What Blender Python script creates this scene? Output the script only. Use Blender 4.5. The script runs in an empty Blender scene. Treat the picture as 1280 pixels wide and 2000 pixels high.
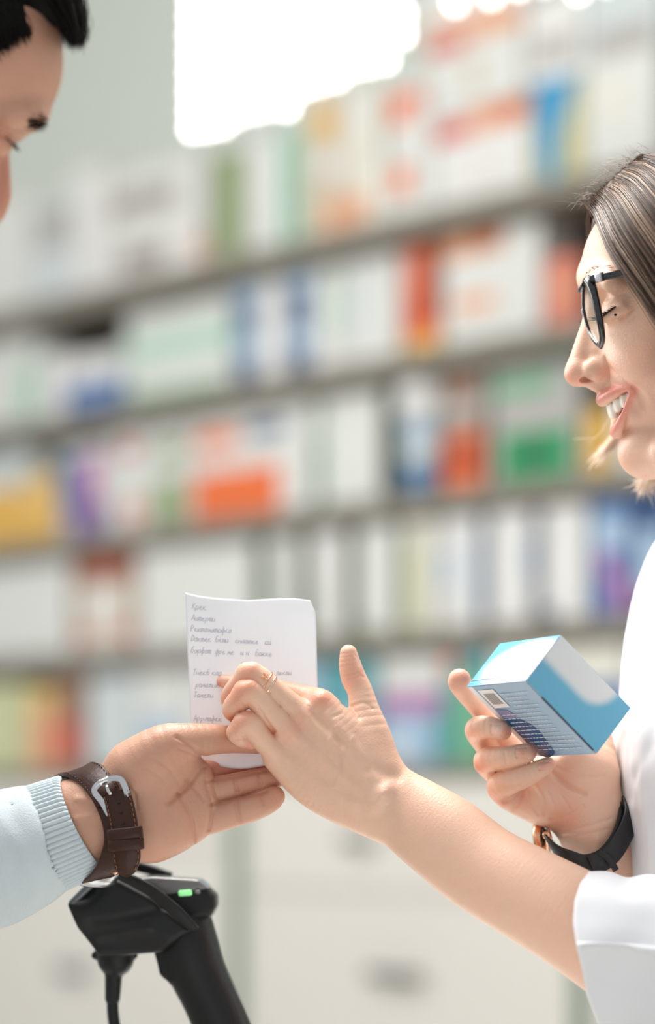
import bpy, math, random
import numpy as np

SC = bpy.context.scene
COL = SC.collection
F, CZ, D0 = 4640.0, 1.15, 1.6          # focal length in pixels, eye height, subject distance
S = 1 / 2900.0                          # one unit of the drawing grid at the subject, in metres

# ------------------------------------------------------------------ camera
cam = bpy.data.objects.new('camera', bpy.data.cameras.new('camera'))
COL.objects.link(cam)
cam.location = (0, 0, CZ); cam.rotation_euler = (math.pi / 2, 0, 0)
cam.data.sensor_fit = 'HORIZONTAL'; cam.data.sensor_width = 24.0
cam.data.lens = F / 1280 * 24.0
cam.data.shift_y = 560 / 1280
cam.data.clip_start = 0.05
cam.data.dof.use_dof = True
cam.data.dof.focus_distance = 1.600
cam.data.dof.aperture_fstop = 1.9
SC.camera = cam

# ------------------------------------------------------------------ light
SC.view_settings.view_transform = 'Standard'
SC.view_settings.look = 'None'
SC.view_settings.gamma = 1
SC.view_settings.use_curve_mapping = False
SC.view_settings.exposure = 0.34
wd = bpy.data.worlds.new('daylight'); SC.world = wd; wd.use_nodes = True
wd.node_tree.nodes['Background'].inputs[0].default_value = (0.93, 0.97, 1.0, 1)
wd.node_tree.nodes['Background'].inputs[1].default_value = 0.52

def area_light(name, loc, target, size, power, color=(1, 1, 1), spread=180):
    l = bpy.data.lights.new(name, 'AREA'); l.shape = 'RECTANGLE'
    l.size, l.size_y = size; l.energy = power; l.color = color; l.spread = math.radians(spread)
    o = bpy.data.objects.new(name, l); COL.objects.link(o); o.location = loc
    d = np.array(target, float) - np.array(loc, float)
    from mathutils import Vector
    o.rotation_euler = Vector(d).to_track_quat('-Z', 'Y').to_euler()
    return o
area_light('ceiling_light', (-0.2, 2.0, 2.75), (0.05, 1.6, 1.15), (1.4, 0.8), 21.5, (1, 0.98, 0.95), 110)
area_light('shelf_fill', (-1.6, 2.1, 2.7), (0.15, 4.1, 1.35), (1.5, 0.8), 22, (1, 0.99, 0.97), 130)  # unseen area lamp added to brighten the shelf fronts
area_light('window_light', (-2.3, 2.5, 2.1), (0.1, 1.15, 1.2), (1.8, 1.4), 17, (0.97, 0.99, 1.0), 84)

# ------------------------------------------------------------------ helpers
def W(px, py, dd=0.0):
    d = D0 + dd * S
    return np.array([(px - 640) / F * d, d, CZ + (1560 - py) / F * d])

def lin(c):
    return tuple(((v / 255) / 12.92 if v / 255 <= 0.04045 else ((v / 255 + 0.055) / 1.055) ** 2.4) for v in c)

MATS = {}
def mat(name, rgb, rough=0.5, metal=0.0, bump=None, var=0.0, scale=30.0, emit=None, sss=0.0,
        coat=0.0, trans=0.0, attr=False, sheen=0.0, spec=0.5):
    """procedural material: base colour (sRGB 0-255), optional noise variation and bump"""
    if name in MATS: return MATS[name]
    m = bpy.data.materials.new(name); m.use_nodes = True
    nt = m.node_tree; b = nt.nodes['Principled BSDF']; L = nt.links.new
    c = lin(rgb)
    b.inputs['Base Color'].default_value = (*c, 1)
    b.inputs['Roughness'].default_value = rough
    b.inputs['Metallic'].default_value = metal
    b.inputs['Specular IOR Level'].default_value = spec
    if coat: b.inputs['Coat Weight'].default_value = coat
    if sheen: b.inputs['Sheen Weight'].default_value = sheen
    if trans: b.inputs['Transmission Weight'].default_value = trans
    if sss:
        b.inputs['Subsurface Weight'].default_value = sss
        b.inputs['Subsurface Radius'].default_value = (1.0, 0.35, 0.2)
        b.inputs['Subsurface Scale'].default_value = 0.0035
    if emit:
        b.inputs['Emission Color'].default_value = (*c, 1)
        b.inputs['Emission Strength'].default_value = emit
    tc = nt.nodes.new('ShaderNodeTexCoord')
    src = None
    if attr:
        a = nt.nodes.new('ShaderNodeAttribute'); a.attribute_name = 'Col'; src = a.outputs['Color']
        L(src, b.inputs['Base Color'])
        L(a.outputs['Alpha'], b.inputs['Roughness'])
    if var:
        n = nt.nodes.new('ShaderNodeTexNoise'); n.inputs['Scale'].default_value = scale
        n.inputs['Detail'].default_value = 4
        L(tc.outputs['Object'], n.inputs['Vector'])
        mr = nt.nodes.new('ShaderNodeMapRange')
        mr.inputs['To Min'].default_value = 1 - var; mr.inputs['To Max'].default_value = 1 + var
        L(n.outputs['Fac'], mr.inputs['Value'])
        mx = nt.nodes.new('ShaderNodeVectorMath'); mx.operation = 'SCALE'
        if src is None: mx.inputs[0].default_value = c
        else: L(src, mx.inputs[0])
        L(mr.outputs[0], mx.inputs['Scale']); L(mx.outputs[0], b.inputs['Base Color'])
    if bump:
        sc_, st_ = bump
        n2 = nt.nodes.new('ShaderNodeTexNoise'); n2.inputs['Scale'].default_value = sc_
        n2.inputs['Detail'].default_value = 5
        L(tc.outputs['Object'], n2.inputs['Vector'])
        bp = nt.nodes.new('ShaderNodeBump'); bp.inputs['Strength'].default_value = st_
        bp.inputs['Distance'].default_value = 0.001
        L(n2.outputs['Fac'], bp.inputs['Height']); L(bp.outputs[0], b.inputs['Normal'])
    MATS[name] = m
    return m

def tag(o, label=None, cat=None, group=None, kind=None):
    if label: o['label'] = label
    if cat: o['category'] = cat
    if group: o['group'] = group
    if kind: o['kind'] = kind
    return o

def empty(name, loc, label=None, cat=None, group=None, kind=None):
    o = bpy.data.objects.new(name, None); COL.objects.link(o)
    o.location = tuple(loc); o.empty_display_size = 0.02
    return tag(o, label, cat, group, kind)

def link_mesh(name, V, Fc, mats, parent=None, smooth=True, mi=None, label=None):
    """one mesh object; vertices are world positions, kept when parented"""
    me = bpy.data.meshes.new(name)
    V = np.asarray(V, float)
    if parent is not None:
        o0 = np.array(parent['_org']) if '_org' in parent else np.array(parent.location)
        c = (V.min(0) + V.max(0)) / 2
        loc = c - o0
    else:
        c = (V.min(0) + V.max(0)) / 2; loc = c
    Vl = V - c
    if isinstance(Fc, np.ndarray):
        n = len(Fc); w = Fc.shape[1]
        me.vertices.add(len(Vl)); me.vertices.foreach_set('co', Vl.astype(np.float32).ravel())
        me.loops.add(n * w); me.loops.foreach_set('vertex_index', Fc.astype(np.int32).ravel())
        me.polygons.add(n); me.polygons.foreach_set('loop_start', np.arange(0, n * w, w, dtype=np.int32))
        me.update(calc_edges=True)
    else:
        me.from_pydata([tuple(v) for v in Vl], [], [tuple(int(i) for i in f) for f in Fc]); me.update()
    me.polygons.foreach_set('use_smooth', np.full(len(me.polygons), smooth))
    for m in (mats if isinstance(mats, (list, tuple)) else [mats]): me.materials.append(m)
    if mi is not None: me.polygons.foreach_set('material_index', np.asarray(mi, np.int32))
    o = bpy.data.objects.new(name, me); COL.objects.link(o)
    o.location = tuple(loc)
    if parent is not None:
        o.parent = parent
    o['_org'] = [float(x) for x in c]
    if label: o['label'] = label
    return o

# ------------------------------------------------------------------ implicit surfaces
MARG = 0.003
class Nd:
    def __init__(s, f, lo, hi): s.f, s.lo, s.hi = f, np.asarray(lo, float), np.asarray(hi, float)
def near(n, lo, hi, m): return bool(np.all(n.lo - m <= hi) and np.all(n.hi + m >= lo))
def smin(a, b, k):
    if k <= 0: return np.minimum(a, b)
    h = np.maximum(k - np.abs(a - b), 0) / k
    return np.minimum(a, b) - h * h * k * 0.25
def union(ch, k=0.0):
    k = k * S
    def f(P, lo, hi):
        r = None
        for c in ch:
            if near(c, lo, hi, k + MARG):
                d = c.f(P, lo, hi)
                if d is not None: r = d if r is None else smin(r, d, k)
        return r
    return Nd(f, np.min([c.lo for c in ch], 0), np.max([c.hi for c in ch], 0))
def carve(n, cut, k=2.0):
    k = k * S
    def f(P, lo, hi):
        r = n.f(P, lo, hi)
        if r is None: return None
        for c in cut:
            if near(c, lo, hi, k + MARG):
                d = c.f(P, lo, hi)
                if d is not None: r = -smin(-r, d, k)
        return r
    return Nd(f, n.lo, n.hi)
def segd(P, A, B, ydis=1.0):
    sc = np.array([1, ydis, 1.0]); P = P * sc; A = A * sc; B = B * sc
    ab = B - A; L2 = max(float(ab @ ab), 1e-12)
    t = np.clip(((P - A) @ ab) / L2, 0, 1)
    q = P - A - t[:, None] * ab
    return np.sqrt(np.einsum('ij,ij->i', q, q)), t
def catmull(pts, sub):
    pts = np.asarray(pts, float)
    if sub <= 1 or len(pts) < 3: return pts
    out = []; n = len(pts)
    for i in range(n - 1):
        p0 = pts[i - 1] if i else 2 * pts[0] - pts[1]
        p1, p2 = pts[i], pts[i + 1]
        p3 = pts[i + 2] if i + 2 < n else 2 * pts[-1] - pts[-2]
        for j in range(sub):
            t = j / sub
            out.append(0.5 * ((2 * p1) + (-p0 + p2) * t + (2 * p0 - 5 * p1 + 4 * p2 - p3) * t * t
                              + (-p0 + 3 * p1 - 3 * p2 + p3) * t ** 3))
    out.append(pts[-1]); return np.array(out)
def tube_w(C, R, flat=1.0, axis=None):
    """chain of round cones through world points C; flat > 1 makes it thinner along axis"""
    C = np.asarray(C, float); R = np.asarray(R, float)
    ax = np.array([0, 1.0, 0]) if axis is None else np.asarray(axis, float) / np.linalg.norm(axis)
    m = R.max() / min(flat, 1.0)
    lo, hi = C.min(0) - m, C.max(0) + m
    mm = np.maximum(R[:-1], R[1:])[:, None] / min(flat, 1.0) + 0.013
    SL = np.minimum(C[:-1], C[1:]) - mm; SH = np.maximum(C[:-1], C[1:]) + mm
    def f(P, l, h):
        r = None
        for i in range(len(C) - 1):
            A, B = C[i], C[i + 1]
            if np.any(SL[i] > h) or np.any(SH[i] < l): continue
            if flat != 1.0:
                q = P - A; q = q + (flat - 1) * (q @ ax)[:, None] * ax
                ab = B - A; ab = ab + (flat - 1) * (ab @ ax) * ax
                L2 = max(float(ab @ ab), 1e-12); t = np.clip((q @ ab) / L2, 0, 1)
                e = q - t[:, None] * ab
                d = np.sqrt(np.einsum('ij,ij->i', e, e)) - (R[i] + (R[i + 1] - R[i]) * t)
                d = d / max(flat, 1.0)
            else:
                d, t = segd(P, A, B); d = d - (R[i] + (R[i + 1] - R[i]) * t)
            r = d if r is None else np.minimum(r, d)
        return r
    return Nd(f, lo, hi)
def tube(pts, sub=3, flat=1.0, axis=None, conv=None):
    """pts: (px, py, dd, r) on the drawing grid"""
    p = catmull(pts, sub)
    if conv is None:
        C = np.array([W(a[0], a[1], a[2]) for a in p]); R = np.array([a[3] * S * (1 + a[2] * S / D0) for a in p])
    else:
        C = np.array([conv(a[0], a[1], a[2]) for a in p]); R = np.array([a[3] * S for a in p])
    return tube_w(C, R, flat, axis)
def ell(c, r, M=None, conv=None):
    """ellipsoid: centre on the grid, radii in grid units (x, depth, z); M rows = axes"""
    C = (conv or W)(*c); R = np.array(r, float) * S
    M = np.eye(3) if M is None else np.asarray(M, float)
    m = R.max()
    def f(P, lo, hi):
        q = (P - C) @ M.T
        k0 = np.sqrt(((q / R) ** 2).sum(1)) + 1e-9; k1 = np.sqrt(((q / R ** 2) ** 2).sum(1)) + 1e-9
        return k0 * (k0 - 1) / k1
    return Nd(f, C - m, C + m)
def sell(c, r, M=None, conv=None, p=4):
    """squarish ellipsoid"""
    C = (conv or W)(*c); R = np.array(r, float) * S; M = np.eye(3) if M is None else np.asarray(M, float)
    def f(P, lo, hi):
        q = np.abs(((P - C) @ M.T) / R)
        return ((q ** p).sum(1) ** (1 / p) - 1) * R.min()
    return Nd(f, C - R.max() * 1.3, C + R.max() * 1.3)
def rotz2(deg):
    """axes turned in the picture plane: counter-clockwise as seen"""
    a = math.radians(deg)
    return np.array([[math.cos(a), 0, math.sin(a)], [0, 1, 0], [-math.sin(a), 0, math.cos(a)]])
def prism(poly, dd0, dd1, rnd=3.0):
    """outline on the grid pushed through a depth range, edges rounded"""
    dm = (dd0 + dd1) / 2
    Q = np.array([W(x, y, dm)[[0, 2]] for x, y in poly]); rd = rnd * S
    yc = D0 + dm * S; hy = abs(dd1 - dd0) / 2 * S - rd
    lo = np.array([Q[:, 0].min(), yc - hy, Q[:, 1].min()]) - rd; hi = np.array([Q[:, 0].max(), yc + hy, Q[:, 1].max()]) + rd
    def f(P, l, h):
        x, z = P[:, 0], P[:, 2]; d = np.full(len(P), 1e9); s = np.ones(len(P)); n = len(Q); j = n - 1
        for i in range(n):
            ex, ez = Q[j] - Q[i]; wx, wz = x - Q[i, 0], z - Q[i, 1]
            t = np.clip((wx * ex + wz * ez) / max(ex * ex + ez * ez, 1e-12), 0, 1)
            d = np.minimum(d, (wx - ex * t) ** 2 + (wz - ez * t) ** 2)
            c1 = z >= Q[i, 1]; c2 = z < Q[j, 1]; c3 = ex * wz > ez * wx
            flip = (c1 & c2 & c3) | (~c1 & ~c2 & ~c3)
            s = np.where(flip, -s, s); j = i
        d2 = s * np.sqrt(d) + rd; dy = np.abs(P[:, 1] - yc) - hy
        return np.minimum(np.maximum(d2, dy), 0) + np.hypot(np.maximum(d2, 0), np.maximum(dy, 0)) - rd
    return Nd(f, lo, hi)
def pold(P, C, ydis):
    r = None
    for i in range(len(C) - 1):
        d, _ = segd(P, C[i], C[i + 1], ydis); r = d if r is None else np.minimum(r, d)
    return r
def strokes(n, lst, ydis=0.22, conv=None, gain=1.0):
    """press lines into (amp > 0) or raise them out of (amp < 0) a surface; (points, amp, width) in grid units"""
    prep = []
    for pts, amp, w in lst:
        C = np.array([(conv or W)(*p) for p in catmull(pts, 3)])
        if len(C) == 1: C = np.vstack([C, C + 1e-6])
        w = w * S; m = 3.0 * w
        mm = np.array([m, m / ydis, m])
        prep.append((C, amp * gain * S, w, C.min(0) - mm, C.max(0) + mm))
    def f(P, lo, hi):
        r = n.f(P, lo, hi)
        if r is None: return None
        r = r.copy()
        for C, a, w, l, h in prep:
            if np.all(l <= hi) and np.all(h >= lo):
                r += a * np.exp(-(pold(P, C, ydis) / w) ** 2)
        return r
    return Nd(f, n.lo - 0.002, n.hi + 0.002)

def polygonize(n, h, B=16, smooth=2):
    h = h * S
    i0 = np.floor((n.lo - 3 * h) / h).astype(int); i1 = np.ceil((n.hi + 3 * h) / h).astype(int)
    nb = np.maximum(1, -(-(i1 - i0) // B))
    hd = B * h * 0.5 * math.sqrt(3)
    g = np.arange(B + 1)
    G = np.stack(np.meshgrid(g, g, g, indexing='ij'), -1).reshape(-1, 3)
    N = 1 << 13; ck, cv, eq = [], [], []
    key = lambda I: ((I[..., 0] * N + I[..., 1]) * N + I[..., 2])
    off = np.array([[a, b, c] for a in (0, 1) for b in (0, 1) for c in (0, 1)])
    ed = [(p, q) for p in range(8) for q in range(p + 1, 8) if np.abs(off[p] - off[q]).sum() == 1]
    for bx in range(nb[0]):
        for by in range(nb[1]):
            for bz in range(nb[2]):
                b0 = i0 + np.array([bx, by, bz]) * B
                lo = b0 * h; hi = (b0 + B) * h
                c = ((lo + hi) / 2)[None]
                fc = n.f(c, lo, hi)
                if fc is None or abs(fc[0]) > 1.25 * hd + 0.001: continue
                v = n.f((b0 + G) * h, lo, hi).reshape(B + 1, B + 1, B + 1)
                if v.min() >= 0 or v.max() < 0: continue
                s = v < 0
                cs = [s[o[0]:B + o[0], o[1]:B + o[1], o[2]:B + o[2]] for o in off]
                cnt = sum(x.astype(np.int8) for x in cs)
                act = np.argwhere((cnt > 0) & (cnt < 8))
                vals = [v[act[:, 0] + o[0], act[:, 1] + o[1], act[:, 2] + o[2]] for o in off]
                acc = np.zeros((len(act), 3)); wt = np.zeros(len(act))
                for p, q in ed:
                    a, b = vals[p], vals[q]; m = (a < 0) != (b < 0)
                    t = np.where(m, a / np.where(m, a - b, 1), 0)
                    acc += np.where(m[:, None], off[p] + t[:, None] * (off[q] - off[p]), 0); wt += m
                ck.append(key(act + b0 - i0 + 4)); cv.append((act + b0 + acc / wt[:, None]) * h)
                for ax in range(3):
                    sl = [slice(0, B)] * 3; sh = [slice(0, B)] * 3; sh[ax] = slice(1, B + 1)
                    s0 = s[tuple(sl)]; s1 = s[tuple(sh)]
                    e = np.argwhere(s0 != s1)
                    if len(e): eq.append((ax, e + b0 - i0 + 4, s0[e[:, 0], e[:, 1], e[:, 2]]))
    ck = np.concatenate(ck); cv = np.concatenate(cv)
    o = np.argsort(ck); ck = ck[o]; cv = cv[o]
    quads = []
    for ax, E, sg in eq:
        u, w = [(1, 2), (2, 0), (0, 1)][ax]
        du = np.eye(3, dtype=int)[u]; dw = np.eye(3, dtype=int)[w]
        K = np.stack([key(E - du - dw), key(E - dw), key(E), key(E - du)], 1)
        I = np.minimum(np.searchsorted(ck, K), len(ck) - 1)
        ok = (ck[I] == K).all(1)
        I = np.where(sg[:, None], I, I[:, ::-1])
        quads.append(I[ok])
    Q = np.concatenate(quads)
    E = np.concatenate([Q[:, [0, 1]], Q[:, [1, 2]], Q[:, [2, 3]], Q[:, [3, 0]]])
    for it in range(smooth):
        acc = np.zeros_like(cv); cn = np.zeros(len(cv))
        for a, b in ((0, 1), (1, 0)):
            for d in range(3): acc[:, d] += np.bincount(E[:, a], cv[E[:, b], d], len(cv))
            cn += np.bincount(E[:, a], minlength=len(cv))
        cv = 0.45 * cv + 0.55 * acc / np.maximum(cn, 1)[:, None]
    return cv, Q

def eval_at(n, P, h):
    """field values at scattered points, worked through block by block"""
    k = np.floor(P / (20 * h)).astype(int); kk = (k[:, 0] * 4096 + k[:, 1]) * 4096 + k[:, 2]
    o = np.argsort(kk, kind='stable'); cut = np.flatnonzero(np.diff(kk[o])) + 1
    out = np.zeros(len(P))
    for g in np.split(o, cut):
        p = P[g]; d = n.f(p, p.min(0), p.max(0))
        if d is not None: out[g] = d
    return out
def normals(V, Q):
    a = V[Q[:, 2]] - V[Q[:, 0]]; b = V[Q[:, 3]] - V[Q[:, 1]]; fn = np.cross(a, b); N = np.zeros_like(V)
    for j in range(4):
        for d in range(3): N[:, d] += np.bincount(Q[:, j], fn[:, d], len(V))
    return N / (np.linalg.norm(N, axis=1)[:, None] + 1e-20)
def refine(n, V, Q, h, levels=1, steps=2, lim=1.0):
    """quarter every face, then settle the points on the surface"""
    h = h * S
    for lv in range(levels):
        nv = len(V)
        E = np.stack([Q, np.roll(Q, -1, 1)], -1).reshape(-1, 2); E.sort(1)
        key = E[:, 0].astype(np.int64) * nv + E[:, 1]
        u, inv = np.unique(key, return_inverse=True); ei = inv.reshape(-1, 4) + nv
        em = (V[u // nv] + V[u % nv]) / 2; fc = V[Q].mean(1); fi = np.arange(len(Q)) + nv + len(u)
        V = np.concatenate([V, em, fc])
        Q = np.concatenate([np.stack([Q[:, j], ei[:, j], fi, ei[:, j - 1]], 1) for j in range(4)])
        h = h / 2
        for it in range(steps):
            N = normals(V, Q); d = np.clip(eval_at(n, V, h * 2), -lim * h, lim * h)
            V = V - N * d[:, None] * 0.9
    # even the spacing once
    return V, Q
def paint(V, base, rough, spots, conv=None):
    """spots: (points, width, sRGB, strength, roughness or None)"""
    C = np.empty((len(V), 4)); C[:, :3] = lin(base); C[:, 3] = rough
    for pts, w, rgb, st, rg in spots:
        L = np.array([(conv or W)(*p) for p in catmull(pts, 4)])
        if len(L) == 1: L = np.vstack([L, L + 1e-6])
        w = w * S
        m = np.all((V > L.min(0) - 2.6 * w / 0.6) & (V < L.max(0) + 2.6 * w / 0.6), 1)
        if not m.any(): continue
        a = st * np.exp(-(pold(V[m], L, 0.6) / w) ** 2.5)
        C[m, :3] = C[m, :3] * (1 - a[:, None]) + np.array(lin(rgb)) * a[:, None]
        if rg is not None: C[m, 3] = C[m, 3] * (1 - a) + rg * a
    return C
def set_col(o, C):
    at = o.data.attributes.new('Col', 'FLOAT_COLOR', 'POINT')
    at.data.foreach_set('color', C.astype(np.float32).ravel())

# ------------------------------------------------------------------ plain mesh helpers
def sweep(path, wv, width, thick, name, m, parent=None, closed=False, sub=4, bev=0.25, taper=None, smooth=True, label=None):
    """a strap: rectangular section carried along a world path; wv = width direction (one or per point)"""
    P = catmull(path, sub); n = len(P)
    if closed:
        pp = list(path); P = catmull([pp[-1]] + pp + [pp[0], pp[1]], sub)[sub:-sub - 1 + 0]; P = P[:len(pp) * sub]; n = len(P)
    wv = np.asarray(wv, float)
    if wv.ndim == 1: wv = np.tile(wv, (n, 1))
    else:
        t = np.linspace(0, len(wv) - 1, n); wv = np.stack([np.interp(t, range(len(wv)), wv[:, d]) for d in range(3)], 1)
    V = []; b = bev * thick
    for i in range(n):
        T = (P[(i + 1) % n] - P[i - 1]) if closed else (P[min(i + 1, n - 1)] - P[max(i - 1, 0)])
        T = T / np.linalg.norm(T); w = wv[i] - T * (wv[i] @ T); w = w / np.linalg.norm(w); nn = np.cross(T, w)
        k = 1 if taper is None else np.interp(i / (n - 1), *taper)
        a = width / 2 * k; h = thick / 2
        for x, y in ((-a + b, -h), (a - b, -h), (a, -h + b), (a, h - b), (a - b, h), (-a + b, h), (-a, h - b), (-a, -h + b)):
            V.append(P[i] + w * x + nn * y)
    fc = []
    for i in range(n if closed else n - 1):
        for j in range(8):
            a0 = i * 8 + j; a1 = i * 8 + (j + 1) % 8; b0 = ((i + 1) % n) * 8 + j; b1 = ((i + 1) % n) * 8 + (j + 1) % 8
            fc.append((a0, b0, b1, a1))
    if not closed: fc += [tuple(range(8)), tuple(range(n * 8 - 1, n * 8 - 9, -1))]
    return link_mesh(name, V, fc, m, parent, smooth, label=label)

def pipes(lines, name, m, parent=None, sides=5, label=None):
    """many thin round lines in one mesh: each (points Nx3, radii N)"""
    V = []; Q = []; base = 0
    for P, R in lines:
        P = np.asarray(P, float); n = len(P); R = np.broadcast_to(np.asarray(R, float), (n,))
        T = np.gradient(P, axis=0); T /= np.linalg.norm(T, axis=1)[:, None] + 1e-12
        ref = np.array([0.13, 0.35, 0.93]) if abs(T[:, 2]).mean() < 0.8 else np.array([0.95, 0.2, 0.1])
        U = np.cross(T, ref); U /= np.linalg.norm(U, axis=1)[:, None] + 1e-12; X = np.cross(T, U)
        a = np.arange(sides) * 2 * math.pi / sides
        ring = P[:, None] + R[:, None, None] * (U[:, None] * np.cos(a)[None, :, None] + X[:, None] * np.sin(a)[None, :, None])
        V.append(ring.reshape(-1, 3))
        i = np.arange(n - 1)[:, None] * sides + np.arange(sides)[None]; j = np.arange(n - 1)[:, None] * sides + (np.arange(sides)[None] + 1) % sides
        Q.append(np.stack([i, j, j + sides, i + sides], -1).reshape(-1, 4) + base); base += n * sides
    return link_mesh(name, np.concatenate(V), np.concatenate(Q), m, parent, True, label=label)

def boxmesh(c, ax, size, bev=0.0):
    """8-corner or bevelled box; returns V, F"""
    import bmesh
    bm = bmesh.new(); bmesh.ops.create_cube(bm, size=1)
    for v in bm.verts: v.co = (v.co.x * size[0], v.co.y * size[1], v.co.z * size[2])
    if bev: bmesh.ops.bevel(bm, geom=bm.edges[:], offset=bev, segments=2, affect='EDGES', profile=0.5)
    bm.verts.ensure_lookup_table()
    A = np.asarray(ax, float)
    V = np.array([tuple(v.co) for v in bm.verts]) @ A + np.asarray(c, float)
    Fc = [[v.index for v in f.verts] for f in bm.faces]; bm.free()
    return V, Fc
def join(parts):
    V, Fc, mi = [], [], []; b = 0
    for p in parts:
        V.append(np.asarray(p[0], float)); Fc += [[i + b for i in f] for f in p[1]]; mi += [p[2] if len(p) > 2 else 0] * len(p[1]); b += len(p[0])
    return np.concatenate(V), Fc, mi
def box(name, c, size, m, parent=None, ax=np.eye(3), bev=0.002, label=None):
    V, Fc = boxmesh(c, ax, size, bev)
    return link_mesh(name, V, Fc, m, parent, False, label=label)
def grid_mesh(name, Fn, nu, nv, m, parent=None, wrapu=False, label=None):
    V = np.array([[Fn(i / (nu if wrapu else nu - 1), j / (nv - 1)) for i in range(nu)] for j in range(nv)]).reshape(-1, 3)
    fc = []
    for j in range(nv - 1):
        for i in range(nu if wrapu else nu - 1):
            a = j * nu + i; b = j * nu + (i + 1) % nu
            fc.append((a, b, b + nu, a + nu))
    return link_mesh(name, V, np.array(fc), m, parent, True, label=label)
# ================================================================== THE ROOM
r2 = math.sqrt(0.5)
TW = np.array([-r2, r2, 0]); NW = np.array([-r2, -r2, 0]); UP = np.array([0, 0, 1.0])   # along the shelf wall (to the left), out of it, up
BASE = np.array([0, 4.0, 0])                                                            # the shelf fronts pass through here
def wl(s, off=0.0, z=0.0): return BASE + TW * s + NW * off + UP * z                     # s metres along, off metres out of the shelf fronts
def s_of(px):
    u = (px - 640) / F; return -u * 4.0 / (1 + u) / r2
def d_of(px): return 4.0 / (1 + (px - 640) / F)
def z_of(px, py): return CZ + (1560 - py) / F * d_of(px)
AX = np.array([TW, NW, UP])

m_wall = mat('wall_paint', (222, 227, 218), 0.8, var=0.03, scale=3)
m_ceil = mat('ceiling_paint', (240, 240, 238), 0.9, var=0.02, scale=2)
m_floor = mat('floor_tiles', (196, 190, 180), 0.35, var=0.05, scale=5)
m_shelf = mat('shelf_laminate', (128, 122, 110), 0.6, var=0.04, scale=6)
m_back = mat('shelf_back', (150, 148, 140), 0.7, var=0.04, scale=4)
m_draw = mat('drawer_laminate', (226, 222, 214), 0.55, var=0.02, scale=4)
m_green = mat('green_frame', (128, 146, 130), 0.5, var=0.05, scale=8)
m_dark = mat('handle_metal', (120, 118, 114), 0.35, 0.6, var=0.03)

def slab(name, x0, x1, y0, y1, z0, z1, m):
    return tag(box(name, ((x0 + x1) / 2, (y0 + y1) / 2, (z0 + z1) / 2), (x1 - x0, y1 - y0, z1 - z0), m, bev=0), kind='structure')
slab('floor', -4.2, 3.2, -1.5, 7.2, -0.05, 0.0, m_floor)
slab('ceiling', -4.2, 3.2, 0.3, 7.2, 3.0, 3.05, m_ceil)
tag(box('wall_back', wl(0.6, -0.50, 1.5), (6.4, 0.08, 3.0), m_wall, ax=AX, bev=0), kind='structure')

# the shelf unit: one piece of furniture, with boards and uprights
SZ = [2.103, 1.878, 1.646, 1.426, 1.206]
su = empty('shelving_unit', wl(0, -0.2, 0.0), 'long open pharmacy shelving unit with grey brown boards behind the counter', 'shelving')
S0, S1 = -0.82, 1.14
VF = [boxmesh(wl((S0 + S1) / 2, -0.43, 1.72), AX, (S1 - S0, 0.012, 1.03), 0)]
link_mesh('back_panel', VF[0][0], VF[0][1], m_back, su, False)
for z in SZ:
    box('shelf', wl((S0 + S1) / 2, -0.205, z - 0.018), (S1 - S0, 0.42, 0.036), m_shelf, su, ax=AX, bev=0.002)  # board thickness and dark tone also stand in for the shaded gap below
for s in (S0, S1):
    box('upright', wl(s, -0.215, 1.66), (0.018, 0.40, 0.90), m_shelf, su, ax=AX, bev=0.002)

# drawer cabinets under the lowest shelf
def cabinet(pxl, pxr, label, handles, seams, mm=m_draw):
    a, b = s_of(pxl), s_of(pxr); ztop = 1.178
    c = empty('drawer_cabinet', wl((a + b) / 2, -0.2, 0.0), label, 'cabinet', 'white drawer cabinets under the shelves')
    box('body', wl((a + b) / 2, -0.21, ztop / 2), (a - b - 0.004, 0.40, ztop - 0.004), mm, c, ax=AX, bev=0.002)
    zs = [ztop] + seams + [0.08]
    for i in range(len(zs) - 1):
        zt, zb = zs[i] - 0.004, zs[i + 1] + 0.004
        d = box('drawer', wl((a + b) / 2, 0.001, (zt + zb) / 2), (a - b - 0.016, 0.018, zt - zb), mm, c, ax=AX, bev=0.003)
        for (i2, hx, hz, hw) in handles:
            if i2 != i: continue
            s = s_of(hx)
            V1, F1 = boxmesh(wl(s, 0.038, hz), AX, (hw, 0.010, 0.016), 0.004)
            V2, F2 = boxmesh(wl(s - hw * 0.42, 0.022, hz), AX, (0.010, 0.028, 0.010), 0.002)
            V3, F3 = boxmesh(wl(s + hw * 0.42, 0.022, hz), AX, (0.010, 0.028, 0.010), 0.002)
            V, Fc, mi = join([(V1, F1), (V2, F2), (V3, F3)])
            link_mesh('handle', V, Fc, m_dark, d, True, label='grey bar handle')
cabinet(461, -105, 'white drawer cabinet left of the green frame post, behind the scanner',
        [(1, 160, z_of(160, 1893), 0.07)], [z_of(300, 1650), z_of(300, 2080)])
cabinet(1128, 493, 'wide white drawer cabinet between the two green frame posts',
        [(1, 792, z_of(792, 1903), 0.11), (0, 718, z_of(718, 1640), 0.05)], [z_of(800, 1745), z_of(800, 2080)])
cabinet(1345, 1165, 'narrow white drawer cabinet right of the green frame posts', [], [z_of(1200, 1745)])
for px, nm in ((476, 'green grey frame post between drawer cabinets, above the scanner handle'), (1147, 'green grey frame post beside the white coat')):
    tag(box('frame_post', wl(s_of(px), 0.012, 0.589), (0.027, 0.03, 1.178), m_green, ax=AX, bev=0.004), nm, 'post', 'green frame posts')

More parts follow.
